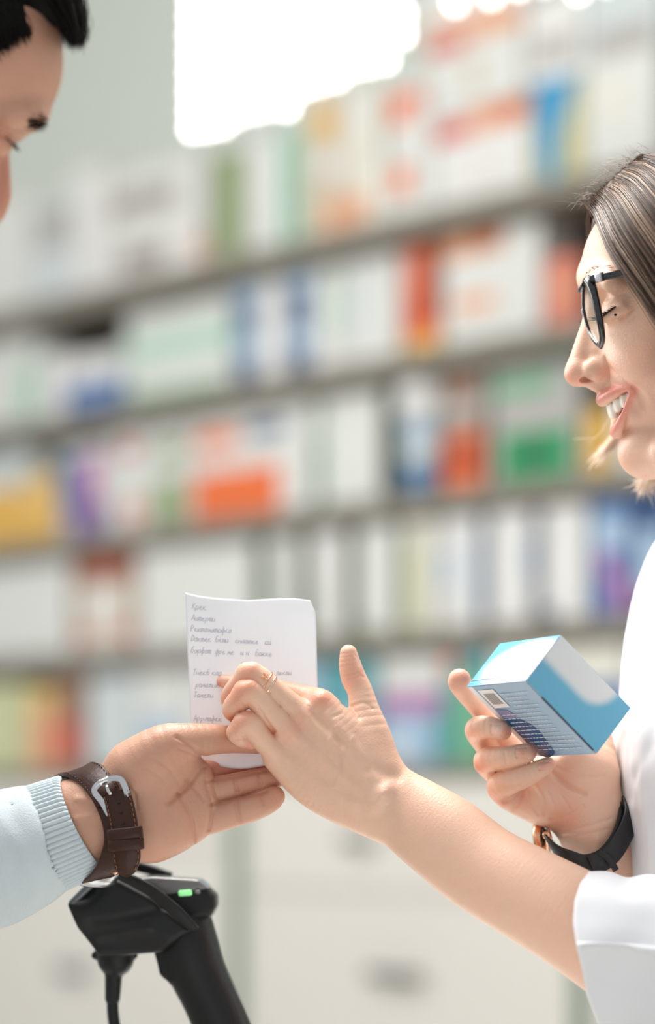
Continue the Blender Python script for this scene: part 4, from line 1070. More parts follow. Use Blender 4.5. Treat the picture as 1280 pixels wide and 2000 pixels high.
def paper(u, v):
    yt = top_row(u); yb = 1484 + 17 * math.sin(math.pi * min(1, max(0, (u - .0) / .8))) 
    y = yt + (yb - yt) * v
    x0 = np.interp(y, [1157, 1410, 1500], [362, 372, 384]); x1 = np.interp(y, [1165, 1172, 1195, 1230, 1340, 1420, 1500], [602, 606, 616, 618, 621, 618, 600])
    x = x0 + (x1 - x0) * u
    dd = 74 + 26 * math.sin(3.0 * u + .3) * (1 - .5 * v) - 10 * v - 26 * max(0, v - .75) * 4 * (1 - u) * .3 + 6 * math.sin(7 * u + 2 * v)
    dd = dd if v > .1 else dd + (0.1 - v) * 40 * (.4 + .6 * u)
    return W(x, y, dd - 6)
def pp(px, py, lift=0.0):
    """point of the sheet under a grid position"""
    v = (py - 1168) / (1490 - 1168); x0 = np.interp(py, [1157, 1410, 1500], [362, 372, 384]); x1 = np.interp(py, [1165, 1172, 1195, 1230, 1340, 1420, 1500], [602, 606, 616, 618, 621, 618, 600])
    u = min(max((px - x0) / (x1 - x0), 0), 1)
    yt = top_row(u); yb = 1484 + 17 * math.sin(math.pi * min(1, u / .8)); v = (py - yt) / (yb - yt)
    p = paper(u, v); return p + np.array([0, -lift, 0])
note = grid_mesh('note_sheet', paper, 60, 80, m_paper)
tag(note, 'small white sheet with handwriting, held over the man\'s fingers', 'note')
md_ = note.modifiers.new('thick', 'SOLIDIFY'); md_.thickness = 0.00012; md_.offset = 1
# handwriting: pen strokes as they stand on the sheet (cursive, by letters)
GL = {  # tiny cursive alphabet, each letter a polyline in a 1 x 1 box (y up, descenders below 0)
 'a': [[(.8, .9), (.3, 1), (.05, .5), (.3, 0), (.7, .3), (.85, .95), (.8, .1), (1.1, .1)]], 'b': [[(.9, 1.9), (.3, 1.6), (.1, .5), (.4, 0), (.85, .4), (.5, .95), (.15, .6)]],
 'e': [[(0, .4), (.7, .7), (.5, 1), (.1, .6), (.4, 0), (1, .2)]], 'i': [[(.1, 1), (.1, .1), (.7, .2), (.75, 1), (.75, .1), (1.1, .1)]], 'n': [[(.1, 1), (.1, 0), (.1, .5), (.8, .5), (.85, 1), (.8, 0), (1.1, .1)]],
 'k': [[(.15, 1), (.1, 0)], [(.85, 1), (.2, .5), (.9, 0), (1.1, .1)]], 'f': [[(.5, 1.8), (.45, -.8)], [(.45, .9), (.05, .8), (.05, .1), (.45, .1), (.9, .2), (.9, .8), (.5, .95)]], 'p': [[(.1, 1), (.05, -.7)], [(.1, .8), (.7, 1), (.8, .3), (.15, .1)]],
 't': [[(.05, 1), (.1, 0)], [(.1, .9), (.45, 1), (.45, 0)], [(.45, .9), (.9, 1), (.9, 0), (1.15, .1)]], 'o': [[(.5, 1), (.1, .6), (.4, 0), (.9, .4), (.5, 1), (1.1, .9)]], 'm': [[(.05, 0), (.3, 1), (.5, .2), (.75, 1), (.9, 0), (1.15, .1)]],
 'l': [[(0, 0), (.45, 1), (.8, 0), (1.1, .1)]], 'r': [[(.15, 1), (.05, -.6)], [(.12, .8), (.6, 1), (.75, .4), (.2, .05), (1.1, .1)]], 'c': [[(.8, .9), (.3, 1), (.1, .4), (.5, 0), (1, .2)]],
 'K': [[(.1, 1.9), (.1, 0)], [(.9, 1.9), (.2, 1), (1, 0)]], 'A': [[(0, 0), (.5, 1.9), (1, 0)], [(.2, .7), (.8, .7)]], 'P': [[(.1, 0), (.15, 1.9), (.8, 1.7), (.8, 1.1), (.15, .9)]], 'D': [[(.1, 0), (.2, 1.9), (.9, 1.2), (.8, .3), (.1, 0)]],
 'T': [[(0, 1.8), (1, 1.9)], [(.5, 1.85), (.45, 0)]], 'B': [[(.8, 1.9), (.1, 1.8), (.1, 0), (.8, .3), (.7, 1), (.1, 1)]], ' ': []}
LINES = [(375, 1190, 9.0, 'Kpek'), (374, 1212, 8.8, 'Aitepti'), (372, 1233, 8.8, 'Pektomatafka'), (373, 1252, 8.6, 'Daktek  Beti   cnattke   ki'), (373, 1275, 8.6, 'Bapfot  fpe me   i n   Bakke'),
         (376, 1318, 8.8, 'Tnekb kap'), (382, 1342, 8.6, 'pametik'), (378, 1362, 8.6, 'Tameti'), (378, 1408, 9.0, 'Appotfek'), (470, 1299, 8.0, 'k i'), (540, 1318, 8.0, 'aketi')]
ink = []
rw = np.random.default_rng(3)
for x0, y0, hgt, text in LINES:
    x = x0; w = hgt * .78
    sl = .045 if y0 < 1290 else .02
    for chh in text:
        for st in GL[chh]:
            pts = catmull([(x + p[0] * w * .85 + p[1] * 1.2, y0 - p[1] * hgt * .72 + (x - x0) * sl + rw.normal(0, .5)) for p in st], 2)
            if len(pts) > 1: ink.append((np.array([pp(a, b, .00018) for a, b in pts]), .00022))
        x += w * (0.98 if chh != ' ' else .6)
pipes(ink, 'handwriting', m_ink, note, 4, label='faint blue grey handwriting')

# ================================================================== THE CARTON
c0 = -175
Cc = W(1028, 1330, c0)
a3 = W(912, 1342, c0 + 208) - Cc; b3 = W(1095, 1245, c0 + 42) - Cc; c3 = W(1165, 1472, c0 + 68) - Cc
ea = a3 / np.linalg.norm(a3); ec = c3 - ea * (c3 @ ea); ec /= np.linalg.norm(ec); eb = np.cross(ec, ea); eb *= np.sign(eb @ b3)
la, lb, lc = np.linalg.norm(a3), np.linalg.norm(b3), np.linalg.norm(c3)
print('carton', la, lb, lc)
def CP(a, b, c, o=(0, 0, 0)): return Cc + ea * (a * la + o[0]) + eb * (b * lb + o[1]) + ec * (c * lc + o[2])
m_cw = mat('carton_white', (226, 233, 240), 0.4, var=.01)
m_cb = mat('carton_blue', (104, 180, 212), 0.42, var=.02, scale=40)
m_ct = mat('carton_text', (196, 212, 226), 0.5); m_cn = mat('carton_navy', (38, 88, 138), 0.4); m_cbar = mat('carton_barcode', (186, 186, 186), 0.5); m_cs = mat('carton_slate', (134, 162, 186), 0.4)
m_gap = mat('carton_gap', (60, 72, 86), 0.7)
def grad_mat(name, c1, c2, fn):
    """printed colour blend across a carton face, in the object's own coordinates"""
    m = bpy.data.materials.new(name); m.use_nodes = True; nt = m.node_tree; L = nt.links.new
    b = nt.nodes['Principled BSDF']; b.inputs['Roughness'].default_value = .42
    at = nt.nodes.new('ShaderNodeAttribute'); at.attribute_name = 'Col'
    mx = nt.nodes.new('ShaderNodeMix'); mx.data_type = 'RGBA'
    mx.inputs[6].default_value = (*lin(c1), 1); mx.inputs[7].default_value = (*lin(c2), 1)
    L(at.outputs['Fac'], mx.inputs[0]); L(mx.outputs[2], b.inputs['Base Color']); return m
carton_o = empty('medicine_carton', CP(.5, .5, .5), 'light blue and white medicine carton held up in the woman\'s hand', 'box')
V, Fc = boxmesh(CP(.5, .5, .5), [ea, eb, ec], (la, lb, lc), 0.0006)
link_mesh('carton_body', V, Fc, m_cw, carton_o, False)
def face_panel(name, P, wfn, m, n=40):
    V = [P(i / (n - 1), j / (n - 1)) for j in range(n) for i in range(n)]
    Fq = np.array([(j * n + i, j * n + i + 1, (j + 1) * n + i + 1, (j + 1) * n + i) for j in range(n - 1) for i in range(n - 1)])
    o = link_mesh(name, V, Fq, m, carton_o, False)
    w = np.array([wfn(i / (n - 1), j / (n - 1)) for j in range(n) for i in range(n)])
    set_col(o, np.stack([w, w, w, np.ones_like(w)], 1)); return o
sst = lambda a, b, x: (lambda t: t * t * (3 - 2 * t))(min(max((x - a) / (b - a), 0), 1))
e_ = .0004
# big blue side with a pale rounded field (b up, c along)
def w_side(u, v):   # u along c, v along b
    d = math.hypot(max(0, u - .52) / .30, max(0, 1.05 - v) / .58) if u > .52 else (1.05 - v) / .58
    return 1 - sst(.80, 1.12, d)
face_panel('printed_side', lambda u, v: CP(0, v * .995 + .002, u * .995 + .002, (-e_, 0, 0)), w_side, grad_mat('carton_side_print', (106, 178, 208), (226, 226, 226), 0))
def w_top(u, v):    # u along a, v along b
    d = math.hypot((u - .30) / .62, (v - .42) / .55)
    return 1 - sst(.70, 1.15, d)
face_panel('printed_end', lambda u, v: CP(u * .995 + .002, v * .995 + .002, 0, (0, 0, -e_)), w_top, grad_mat('carton_end_print', (100, 172, 214), (240, 243, 246), 0), 40).name = 'printed_end'
def w_front(u, v):  # u along a (0 at the near corner), v along c
    return sst(.5, 1.05, .55 * v + .75 * u - .1 + .12 * math.sin(9 * u))
face_panel('printed_panel', lambda u, v: CP(u * .90 + .002, 0, v * .995 + .002, (0, -e_, 0)), w_front, grad_mat('carton_panel_print', (150, 182, 206), (120, 160, 192), 0))
def quad(a0, c0_, a1, c1, o=.0008):
    return np.array([CP(a0, 0, c0_, (0, -o, 0)), CP(a1, 0, c0_, (0, -o, 0)), CP(a1, 0, c1, (0, -o, 0)), CP(a0, 0, c1, (0, -o, 0))]), [[0, 1, 2, 3]]
V, Fc = quad(.60, .05, .86, .30); link_mesh('code_label', V, Fc, mat('label_white', (232, 234, 234), .5), carton_o, False)
pr = []
for i in range(15): 
    t = .64 + .18 * i / 15; pr.append(quad(t, .10, t + (.008 if i % 3 else .004), .25, .0011))
V, Fc, _ = join(pr); link_mesh('barcode', V, Fc, mat('barcode_ink', (150, 150, 150), .6), carton_o, False)
pr = []; rr = random.Random(4)
for i in range(15):
    c_ = .12 + .055 * i; a0 = .08 + .5 * rr.random() * .3; n_ = 0; a_ = a0
    while a_ < (.52 if c_ < .34 else .84):
        w_ = rr.uniform(.03, .09); pr.append(quad(a_, c_, min(a_ + w_, .88), c_ + .013, .0009)); a_ += w_ + .014
V, Fc, _ = join(pr); link_mesh('small_print', V, Fc, m_ct, carton_o, False)
# dark blue picture patch low on the panel
pt = [(.88, .42), (.80, .40), (.60, .50), (.52, .62), (.56, .80), (.62, .96), (.88, .97)]
V = np.array([CP(a, 0, c, (0, -.0006, 0)) for a, c in catmull(pt + [pt[0]], 4)[:-1]]); link_mesh('dark_patch', V, [list(range(len(V)))], m_cn, carton_o, False, label='dark blue printed patch')
V = np.array([CP(a, 0, c, (0, -.0007, 0)) for a, c in ((.88, .32), (.70, .34), (.64, .42), (.72, .46), (.88, .44))]); link_mesh('violet_patch', V, [list(range(len(V)))], mat('carton_violet', (140, 140, 178), .4), carton_o, False)
sweep([CP(0, 0, .22, (-.0002, -.0002, 0)), CP(0, 0, .95, (-.0002, -.0002, 0))], ea, .0012, .0012, 'flap_gap', m_gap, carton_o, sub=1, label='dark slit along the flap')
sweep([CP(.01, .13, 0, (0, 0, -.0006)), CP(.99, .13, 0, (0, 0, -.0006))], eb, .0005, .0003, 'flap_crease', mat('crease', (180, 206, 224), .5), carton_o, sub=1)

# ================================================================== RINGS
m_gold = mat('rose_gold', (236, 176, 140), 0.18, 1.0)
rp = [(520, 1315, 20), (513, 1322, -8), (514, 1335, -14), (518, 1345, -4), (528, 1350, 18), (538, 1340, 38), (536, 1322, 40), (528, 1314, 34)]
rg = empty('finger_ring', W(520, 1332, 8), 'thin gold ring with a small star on the woman\'s curled finger', 'ring', 'rings on the woman\'s finger')
def ring_path(cx, cy, dd, r, tilt, ax):
    """circle of radius r round a finger direction"""
    T = W(540, 1352, 12) - W(492, 1316, 2); T /= np.linalg.norm(T); T = T + ax; T /= np.linalg.norm(T)
    U = np.cross(T, [0, 1, 0]); U /= np.linalg.norm(U); Z = np.cross(T, U); c = W(cx, cy, dd)
    return [c + (U * math.cos(t) + Z * math.sin(t)) * r * S for t in np.arange(24) * math.pi / 12], T
P, T = ring_path(517, 1334, 8, 24.3, 0, np.array([0, 0, 0])); sweep(P, T, .0015, .0014, 'band', m_gold, rg, closed=True, sub=1)
st_c = W(518, 1322, -20); V = []
for i in range(10):
    rr_ = (.0030 if i % 2 else .0013); V.append(st_c + np.array([rr_ * math.cos(i * math.pi / 5), -.0006, rr_ * math.sin(i * math.pi / 5)]))
V += [st_c + [0, -.0014, 0], st_c + [0, .0006, 0]]
link_mesh('star', V, [(i, (i + 1) % 10, 10) for i in range(10)] + [((i + 1) % 10, i, 11) for i in range(10)], m_gold, rg, False)
rg2 = empty('finger_ring', W(526, 1340, 10), 'thin pale gold ring without a star, nearer her knuckle', 'ring', 'rings on the woman\'s finger')
P, T = ring_path(526, 1341, 10, 24.8, 0, np.array([.12, 0, 0])); sweep(P, T, .0017, .0013, 'band', mat('pale_gold', (240, 202, 178), .2, 1.0), rg2, closed=True, sub=1)
V, Fc = [], []
q = []
for i in range(9):
    p = P[(i * 1 + 14) % 24]; v_, f_ = sphere(p + (p - np.mean(P, 0)) * .05, .00055, 1, 6); q.append((v_, f_))
V, Fc, _ = join(q); link_mesh('stones', V, Fc, mat('tiny_stones', (250, 244, 240), .05, .3), rg2)

# ================================================================== HER WATCH (black strap)
m_blk = mat('black_leather', (28, 28, 30), 0.45, bump=(500, .25), var=.08, scale=70)
ww = empty('wristwatch', W(1150, 1640, 130), 'slim rose gold wristwatch on a black leather strap, worn by the woman', 'watch')
SP = [(1066, 1632, 128), (1072, 1650, 84), (1096, 1674, 60), (1134, 1690, 56), (1172, 1680, 60), (1200, 1650, 66), (1217, 1612, 78), (1220, 1578, 104), (1209, 1552, 140), (1186, 1540, 190), (1140, 1548, 226), (1095, 1580, 226), (1070, 1612, 190)]
WV = [W(1012, 1020, 30) - W(1000, 1000, 30)] 
wvec = W(1022, 1040, 40) - W(1000, 1000, 30)
strap_pts = [W(*p) for p in SP]
wvs = np.array([(.55, .25, -.8), (.5, .2, -.85), (.42, .2, -.9), (.3, .2, -.93), (.28, .2, -.9), (.4, .25, -.8), (.62, .3, -.6), (.72, .3, -.45), (.72, .35, -.4), (.6, .4, -.5), (.5, .4, -.6), (.5, .35, -.7), (.55, .25, -.8)])
sweep([p + np.array([.0016, 0, 0]) for p in strap_pts], wvs, .0155, .0024, 'strap', m_blk, ww, sub=6, bev=.4)
over = [W(1150, 1692, 46), W(1186, 1672, 50), W(1214, 1632, 58), W(1229, 1592, 78), W(1224, 1564, 112)]
sweep([p + np.array([.002, 0, 0]) for p in over], wvs[[3, 4, 5, 6, 8]], .0145, .0022, 'strap_tail', m_blk, ww, sub=6, bev=.4)
for p, q_, r_ in (((1168, 1664, 44), (1188, 1674, 38), (1204, 1700, 40)), ((1208, 1570, 100), (1226, 1578, 80), (1240, 1600, 76))):
    sweep([W(*p), W(*q_), W(*r_)], np.array([.75, .1, .5]) if p[1] > 1600 else np.array([.3, .2, -.9]), .0045, .0022, 'keeper_loop', m_blk, ww, sub=4, bev=.4)
cc = W(1064, 1640, 150)
def disc(c, nrm, prof, n=36):
    nrm = np.array(nrm, float); nrm /= np.linalg.norm(nrm); U = np.cross(nrm, [0, 0, 1.0]); U /= np.linalg.norm(U); X = np.cross(nrm, U)
    V = [np.asarray(c) + nrm * h + (U * math.cos(t) + X * math.sin(t)) * r for r, h in prof for t in np.arange(n) * 2 * math.pi / n]
    fc = [(j * n + i, j * n + (i + 1) % n, (j + 1) * n + (i + 1) % n, (j + 1) * n + i) for j in range(len(prof) - 1) for i in range(n)]
    return V, fc + [tuple(range(n))[::-1], tuple(range((len(prof) - 1) * n, len(prof) * n))]
V, Fc = disc(cc, (-.9, .25, -.1), [(.012, -.002), (.0140, .0), (.0145, .003), (.0135, .005), (.0125, .0055)]); link_mesh('watch_case', V, Fc, m_gold, ww)
V, Fc = disc(cc + np.array([-.0052, .0014, 0]), (-.9, .25, -.1), [(.0118, 0), (.0118, .0006)]); link_mesh('watch_dial', V, Fc, mat('watch_dial', (236, 236, 230), .3), ww)
V, Fc = disc(W(1068, 1632, 96), (-.1, -1, .1), [(.002, 0), (.0028, .001), (.0028, .004), (.002, .0048)], 14); link_mesh('crown', V, Fc, m_gold, ww)
pipes([(catmull([W(1072, 1622, 106), W(1076, 1636, 96), W(1072, 1650, 96)], 4), .0011)], 'lug', m_gold, ww, 8)
# ================================================================== THE MAN
def his_hand():
    palm = union([
        ell((325, 1560, 40), (98, 50, 96), rotz2(-18)),
        ell((290, 1500, 14), (86, 52, 58), rotz2(28)),                                           # ball of the thumb
        ell((300, 1622, 24), (72, 50, 50), rotz2(12)),                                           # heel
        tube([(350, 1500, 50, 40), (376, 1515, 52, 34)], 1), tube([(350, 1580, 30, 42), (378, 1580, 30, 36)], 1), tube([(300, 1640, 30, 38), (372, 1608, 32, 33)], 1),
        tube([(60, 1650, 60, 100), (155, 1616, 40, 96), (215, 1592, 30, 92), (262, 1575, 34, 94)], 8, flat=1.4)], 30)
    thumb = tube([(262, 1500, 8, 54), (318, 1462, -4, 46), (358, 1452, 0, 39), (400, 1445, 16, 31), (440, 1444, 36, 27), (480, 1445, 46, 26), (510, 1450, 50, 22), (522, 1453, 52, 18)], 3)
    index = tube([(372, 1476, 96, 30), (410, 1474, 118, 28), (460, 1462, 124, 25), (510, 1450, 122, 22), (545, 1442, 120, 18)], 3)
    middle = tube([(380, 1514, 62, 28), (408, 1506, 80, 27), (460, 1496, 94, 25), (510, 1488, 98, 23), (556, 1482, 98, 19)], 3)
    ring = tube([(376, 1556, 44, 29), (408, 1546, 54, 28), (460, 1536, 62, 26), (505, 1526, 66, 25), (542, 1517, 68, 21), (556, 1512, 68, 17)], 3)
    pinky = tube([(368, 1606, 36, 31), (408, 1600, 42, 30), (450, 1590, 44, 28), (492, 1578, 44, 27), (524, 1564, 46, 25), (536, 1556, 46, 21)], 3)
    body = union([palm, thumb], 20)
    hand = union([union([body, f], kk) for f, kk in ((index, 6), (middle, 5), (ring, 5), (pinky, 6))], 1.5)
    hand = strokes(hand, [
        ([(391, 1474, 0), (393, 1492, 0), (382, 1512, 0), (362, 1538, 0), (332, 1566, 0)], 5.5, 7),       # life line round the thumb ball
        ([(345, 1440, -40), (368, 1452, -44), (386, 1468, -30)], 3.0, 4), ([(350, 1462, -46), (372, 1470, -40), (388, 1480, -20)], 1.6, 3.5),
        ([(349, 1553, 0), (364, 1574, 0), (376, 1604, 4), (378, 1636, 6), (376, 1656, 10)], 3.6, 5),
        ([(366, 1524, 10), (384, 1544, 10), (398, 1562, 16)], 2.6, 5), ([(320, 1560, 0), (334, 1600, 0), (340, 1640, 6)], 1.8, 8),
        ([(400, 1500, 40), (403, 1530, 36), (412, 1562, 30), (414, 1590, 26), (408, 1620, 26)], 3.4, 4.5),
        ([(398, 1524, 44), (402, 1540, 40), (404, 1556, 36)], 2.2, 3),
        ([(462, 1570, 28), (466, 1590, 26), (468, 1600, 30)], 3.0, 5), ([(510, 1552, 30), (516, 1570, 30)], 2.4, 4.5), ([(458, 1522, 42), (464, 1545, 42)], 2.8, 4.5), ([(506, 1512, 50), (510, 1532, 50)], 2.4, 4.5),
        ([(230, 1520, -30), (260, 1560, -24), (270, 1600, -22)], 1.5, 12), ([(150, 1560, -28), (200, 1560, -30), (260, 1540, -36)], -2.5, 8), ([(150, 1600, -30), (205, 1590, -34)], -2.2, 8),
        ([(244, 1530, -30), (262, 1548, -32), (268, 1580, -30)], 1.3, 4), ([(300, 1480, -40), (330, 1500, -38), (350, 1530, -26)], 1.2, 5), ([(290, 1500, -40), (316, 1520, -38)], 1.0, 5),
        ([(320, 1590, -10), (322, 1640, 0)], 1.4, 7),
        ([(404, 1526, 30), (450, 1519, 44), (520, 1506, 54)], 2.5, 4), ([(406, 1572, 20), (450, 1563, 24), (520, 1546, 30)], 2.5, 4),
    ], gain=1.3)
    return hand
HIS = his_hand()
SP_HIS = [
    ([(440, 1470, 90), (500, 1480, 90)], 40, (186, 104, 76), .5, None), ([(410, 1510, 60), (500, 1495, 76)], 22, (176, 94, 66), .6, None), ([(470, 1545, 50), (546, 1520, 60)], 16, (190, 106, 80), .5, None),
    ([(450, 1452, -20), (520, 1455, -10)], 26, (206, 128, 98), .45, None), ([(520, 1560, 30), (540, 1552, 34)], 20, (206, 126, 98), .4, None), ([(345, 1470, -30)], 30, (214, 146, 118), .3, None),
    ([(360, 1560, 0), (376, 1640, 6)], 24, (206, 140, 112), .3, None), ([(300, 1660, 10)], 30, (222, 160, 132), .3, None),
]
# head, bent down and turned from us
def MH(px, py, dd): return W(px, py, dd)
DH = 420
skull = union([ell((-120, 60, DH), (234, 200, 212)), ell((-84, 112, DH + 20), (228, 170, 214)), ell((-96, 330, DH + 40), (106, 140, 150)), ell((-140, 430, DH), (120, 130, 120)),
               ell((-62, 440, DH + 60), (60, 80, 60)), tube([(-170, 400, DH, 108), (-240, 600, DH, 112), (-300, 800, DH, 130)], 2)], 34)
brow_ = tube([(20, 226, DH - 60, 28), (56, 226, DH - 30, 30), (68, 222, DH + 60, 26), (50, 226, DH + 120, 26)], 3)
nose_ = union([tube([(-10, 270, DH + 60, 26), (-2, 330, DH + 60, 22), (-2, 380, DH + 56, 24), (-14, 410, DH + 54, 26)], 3)], 0)
head_m = union([skull, brow_], 22)
head_m = carve(head_m, [ell((42, 292, DH - 10), (34, 60, 26), rotz2(-30))], 16)
head_m = union([head_m, ell((-6, 284, DH - 10), (36, 40, 26), rotz2(20)), nose_], 12)
head_m = union([head_m, ell((-150, 262, DH - 176), (32, 22, 56))], 10)
SP_HM = [([(-10, 330, DH + 30), (-6, 400, DH + 30)], 40, (206, 120, 100), .4, None), ([(10, 272, DH - 60)], 20, (200, 128, 104), .4, None)]
man = empty('person', W(-60, 1700, 150), 'dark haired man in a pale knitted sweater, bending over the note and holding it', 'person')
parts = []
for nd, h, lv, sp in ((HIS, 4.0, 2, SP_HIS), (head_m, 7, 1, SP_HM)):
    V, Q = polygonize(nd, h, smooth=1); V, Q = refine(nd, V, Q, h, lv); parts.append((V, Q, paint(V, SK_M, .45, sp)))
V = np.concatenate([p[0] for p in parts]); Q = np.concatenate([parts[0][1], parts[1][1] + len(parts[0][0])])
mb = link_mesh('body', V, Q, m_skin_m, man); set_col(mb, np.concatenate([p[2] for p in parts]))
# hair
m_bh = mat('black_hair', (14, 11, 10), .6, var=.3, scale=60, spec=.15)
hcap = union([ell((-130, 40, DH), (242, 216, 220)), ell((60, -10, DH - 10), (86, 110, 70), rotz2(-20)), ell((120, 30, DH), (46, 80, 44), rotz2(-60)), ell((-215, 190, DH), (140, 186, 170))], 24)
hcut = union([ell((40, 190, DH - 60), (130, 200, 112), rotz2(-10)), ell((-60, 240, DH - 60), (150, 260, 100), rotz2(14)), tube([(70, 96, DH - 160, 34), (96, 84, DH - 60, 34), (108, 96, DH + 60, 30)], 2), ell((-20, 420, DH), (160, 260, 190)), ell((-150, 270, DH - 180), (60, 50, 66))], 10)
V, Q = polygonize(carve(hcap, [hcut], 8), 5.5, smooth=2); link_mesh('hair', V, Q, m_bh, man)
rm = np.random.default_rng(8); ls = []
for i in range(1100):
    a = rm.random(); dd = DH + rm.normal(0, 60) - 20
    if i % 2:
        p0 = (-40 + 120 * a + rm.normal(0, 8), -60 - 10 * a + rm.normal(0, 14), dd); p1 = (60 + 90 * a, -40 + 20 * a + rm.normal(0, 14), dd); p2 = (118 + 48 * a + rm.normal(0, 6), 40 + rm.normal(0, 16), dd); p3 = (132 + 30 * a + rm.normal(0, 7), 84 + rm.normal(0, 9), dd)
    else:
        p0 = (-60 + 100 * a, 20 - 30 * a + rm.normal(0, 12), DH - 190 + 60 * a); p1 = (-50 + 100 * a, 60 - 30 * a + rm.normal(0, 8), DH - 196 + 60 * a); p2 = (-44 + 100 * a, 96 - 46 * a + rm.normal(0, 8), DH - 186 + 60 * a); p3 = (-34 + 100 * a, 122 - 56 * a + rm.normal(0, 9), DH - 176 + 60 * a)
    P = catmull([W(*p) for p in (p0, p1, p2, p3)], 4); R = np.full(len(P), rm.uniform(.0002, .0005)); R[-3:] *= [.7, .45, .15]; ls.append((P, R))
pipes(ls, 'hair', m_bh, man, 3, label='loose black strands over the forehead')
ls = []
for i in range(150):
    a = .42 + .58 * rm.random() ** .8; x = 22 + 64 * a; y = 250 - 16 * a + rm.normal(0, 6 + 3 * a); d_ = DH - 78 + 60 * a
    p = on(head_m, W(x - 40, y, d_ + 120), W(x + 16, y + 4, d_ - 70)); ls.append((np.array([p, p + [.002, -.0008, .0012 - .002 * a], p + [.0046, -.0008, .0014 - .004 * a]]), [.0003, .00025, .00006]))
pipes(ls, 'eyebrow', m_bh, man, 3)
ls = []
for i in range(40):
    a = i / 40; p = W(10 + 10 * a, 268 + 4 * a, DH - 40 + 90 * a); ls.append((catmull([p, p + [.004, -.001, -.0035], p + [.0075, -.001, -.0095]], 3), np.linspace(.0004, .0001, 7)))
pipes(ls, 'eyelashes', m_bh, man, 4)

# ------------------------------------------------------------------ his sweater
m_knit = mat('pale_blue_knit', (204, 214, 218), 0.9, var=.03, scale=90, bump=(900, .5), sheen=.25)
def fr(a, b):
    T = (b - a) / np.linalg.norm(b - a); U = np.cross(T, [0, 1, 0]); U /= np.linalg.norm(U); return T, U, np.cross(T, U)
A0, A1 = W(166, 1608, 40), W(-30, 1682, 70)
T_, U_, Z_ = fr(A0, A1)
NR = 62
def cuff_pt(u, v, inner=False):
    th = 2 * math.pi * u
    r = (104 + 8 * v) * S; rib = 1 + .024 * (abs(math.sin(th * NR / 2)) ** .7 * 2 - 1)
    edge = math.exp(-(v / .035) ** 2)
    r = r * rib * (1 - .04 * edge)
    c = A0 + (A1 - A0) * v * .62
    sl = U_ * math.cos(th) * r + Z_ * math.sin(th) * r * .86
    tilt = T_ * (-.10 * math.cos(th) * r)
    return c + sl + tilt
o = grid_mesh('ribbed_cuff', cuff_pt, NR * 10, 44, m_knit, man, wrapu=True, label='ribbed knit cuff')
md_ = o.modifiers.new('thick', 'SOLIDIFY'); md_.thickness = .0026; md_.offset = -1
slv = union([tube([(52, 1652, 58, 118), (20, 1666, 62, 126), (-60, 1694, 80, 134), (-260, 1700, 140, 160), (-420, 1620, 200, 170), (-420, 1300, 300, 190), (-400, 1060, 340, 210)], 3),
             tube([(-290, 720, DH, 150), (-330, 850, DH, 210), (-420, 1000, DH + 60, 330), (-470, 1300, DH + 80, 360), (-480, 2100, DH + 80, 360)], 3, flat=.8)], 40)
slv = carve(slv, [tube([(150, 1614, 45, 96), (20, 1664, 62, 98), (-40, 1684, 74, 94)], 1)], 8)
slv = strokes(slv, [([(66, 1560, 20), (74, 1620, -40), (76, 1700, -40), (60, 1770, 0)], -6, 14), ([(20, 1560, 0), (34, 1640, -60), (20, 1720, -60)], 5, 14), ([(-10, 1590, -30), (30, 1640, -60), (60, 1700, -50)], -4, 12)], .6)
V, Q = polygonize(slv, 7, smooth=2); link_mesh('sweater', V, Q, m_knit, man, label='pale blue knitted sweater')

# ------------------------------------------------------------------ his watch strap
m_br = mat('brown_leather', (58, 30, 20), 0.36, bump=(420, .3), var=.18, scale=60, spec=.3)
m_stitch = mat('dark_red_thread', (96, 46, 36), .7); m_st2 = mat('tan_thread', (150, 96, 56), .7)
m_steel = mat('brushed_steel', (206, 206, 208), .24, 1.0)
hw = empty('wristwatch', W(210, 1600, 60), 'wristwatch on a stitched brown leather strap, buckle towards us, worn by the man', 'watch')
wdir = W(262, 1590, 30) - W(200, 1604, 36); wdir /= np.linalg.norm(wdir)
TOP = [W(110, 1570, 140), W(128, 1524, 96), W(150, 1506, 40), W(176, 1512, -6), W(200, 1540, -42), W(214, 1564, -54)]
LOW = [W(203, 1548, -40), W(222, 1592, -56), W(230, 1640, -56), W(218, 1686, -32), W(196, 1712, 10), W(176, 1716, 60), W(160, 1706, 110)]
WT = np.array([(W(*a) - W(*b)) for a, b in (((170, 1560, 130), (125, 1572, 140)), ((176, 1500, 84), (122, 1522, 96)), ((204, 1502, 30), (150, 1520, 44)), ((236, 1516, -14), (176, 1540, 0)), ((252, 1534, -40), (200, 1552, -40)), ((266, 1552, -50), (212, 1568, -54)))])
sweep(TOP, WT, .0200, .0030, 'strap_upper', m_br, hw, sub=6, bev=.35)
sweep(LOW, wdir, .0180, .0026, 'strap_lower', m_br, hw, sub=6, bev=.35)
TAIL = [W(226, 1545, -58), W(236, 1580, -68), W(243, 1620, -72), W(247, 1665, -68), W(246, 1712, -50)]
sweep(TAIL, wdir, .0190, .0026, 'strap_tail', m_br, hw, sub=6, bev=.35, taper=([0, .8, .9, .96, 1], [1, 1, .86, .6, .2]))
def on_tail(t, k, lift=.0018):
    P = catmull(TAIL, 6); i = min(int(t * (len(P) - 1)), len(P) - 2); f = t * (len(P) - 1) - i; p = P[i] * (1 - f) + P[i + 1] * f
    T = P[i + 1] - P[i]; T /= np.linalg.norm(T); w = wdir - T * (wdir @ T); w /= np.linalg.norm(w); n = np.cross(T, w); n = n if n[1] < 0 else -n
    return p + w * k + n * lift
st = []
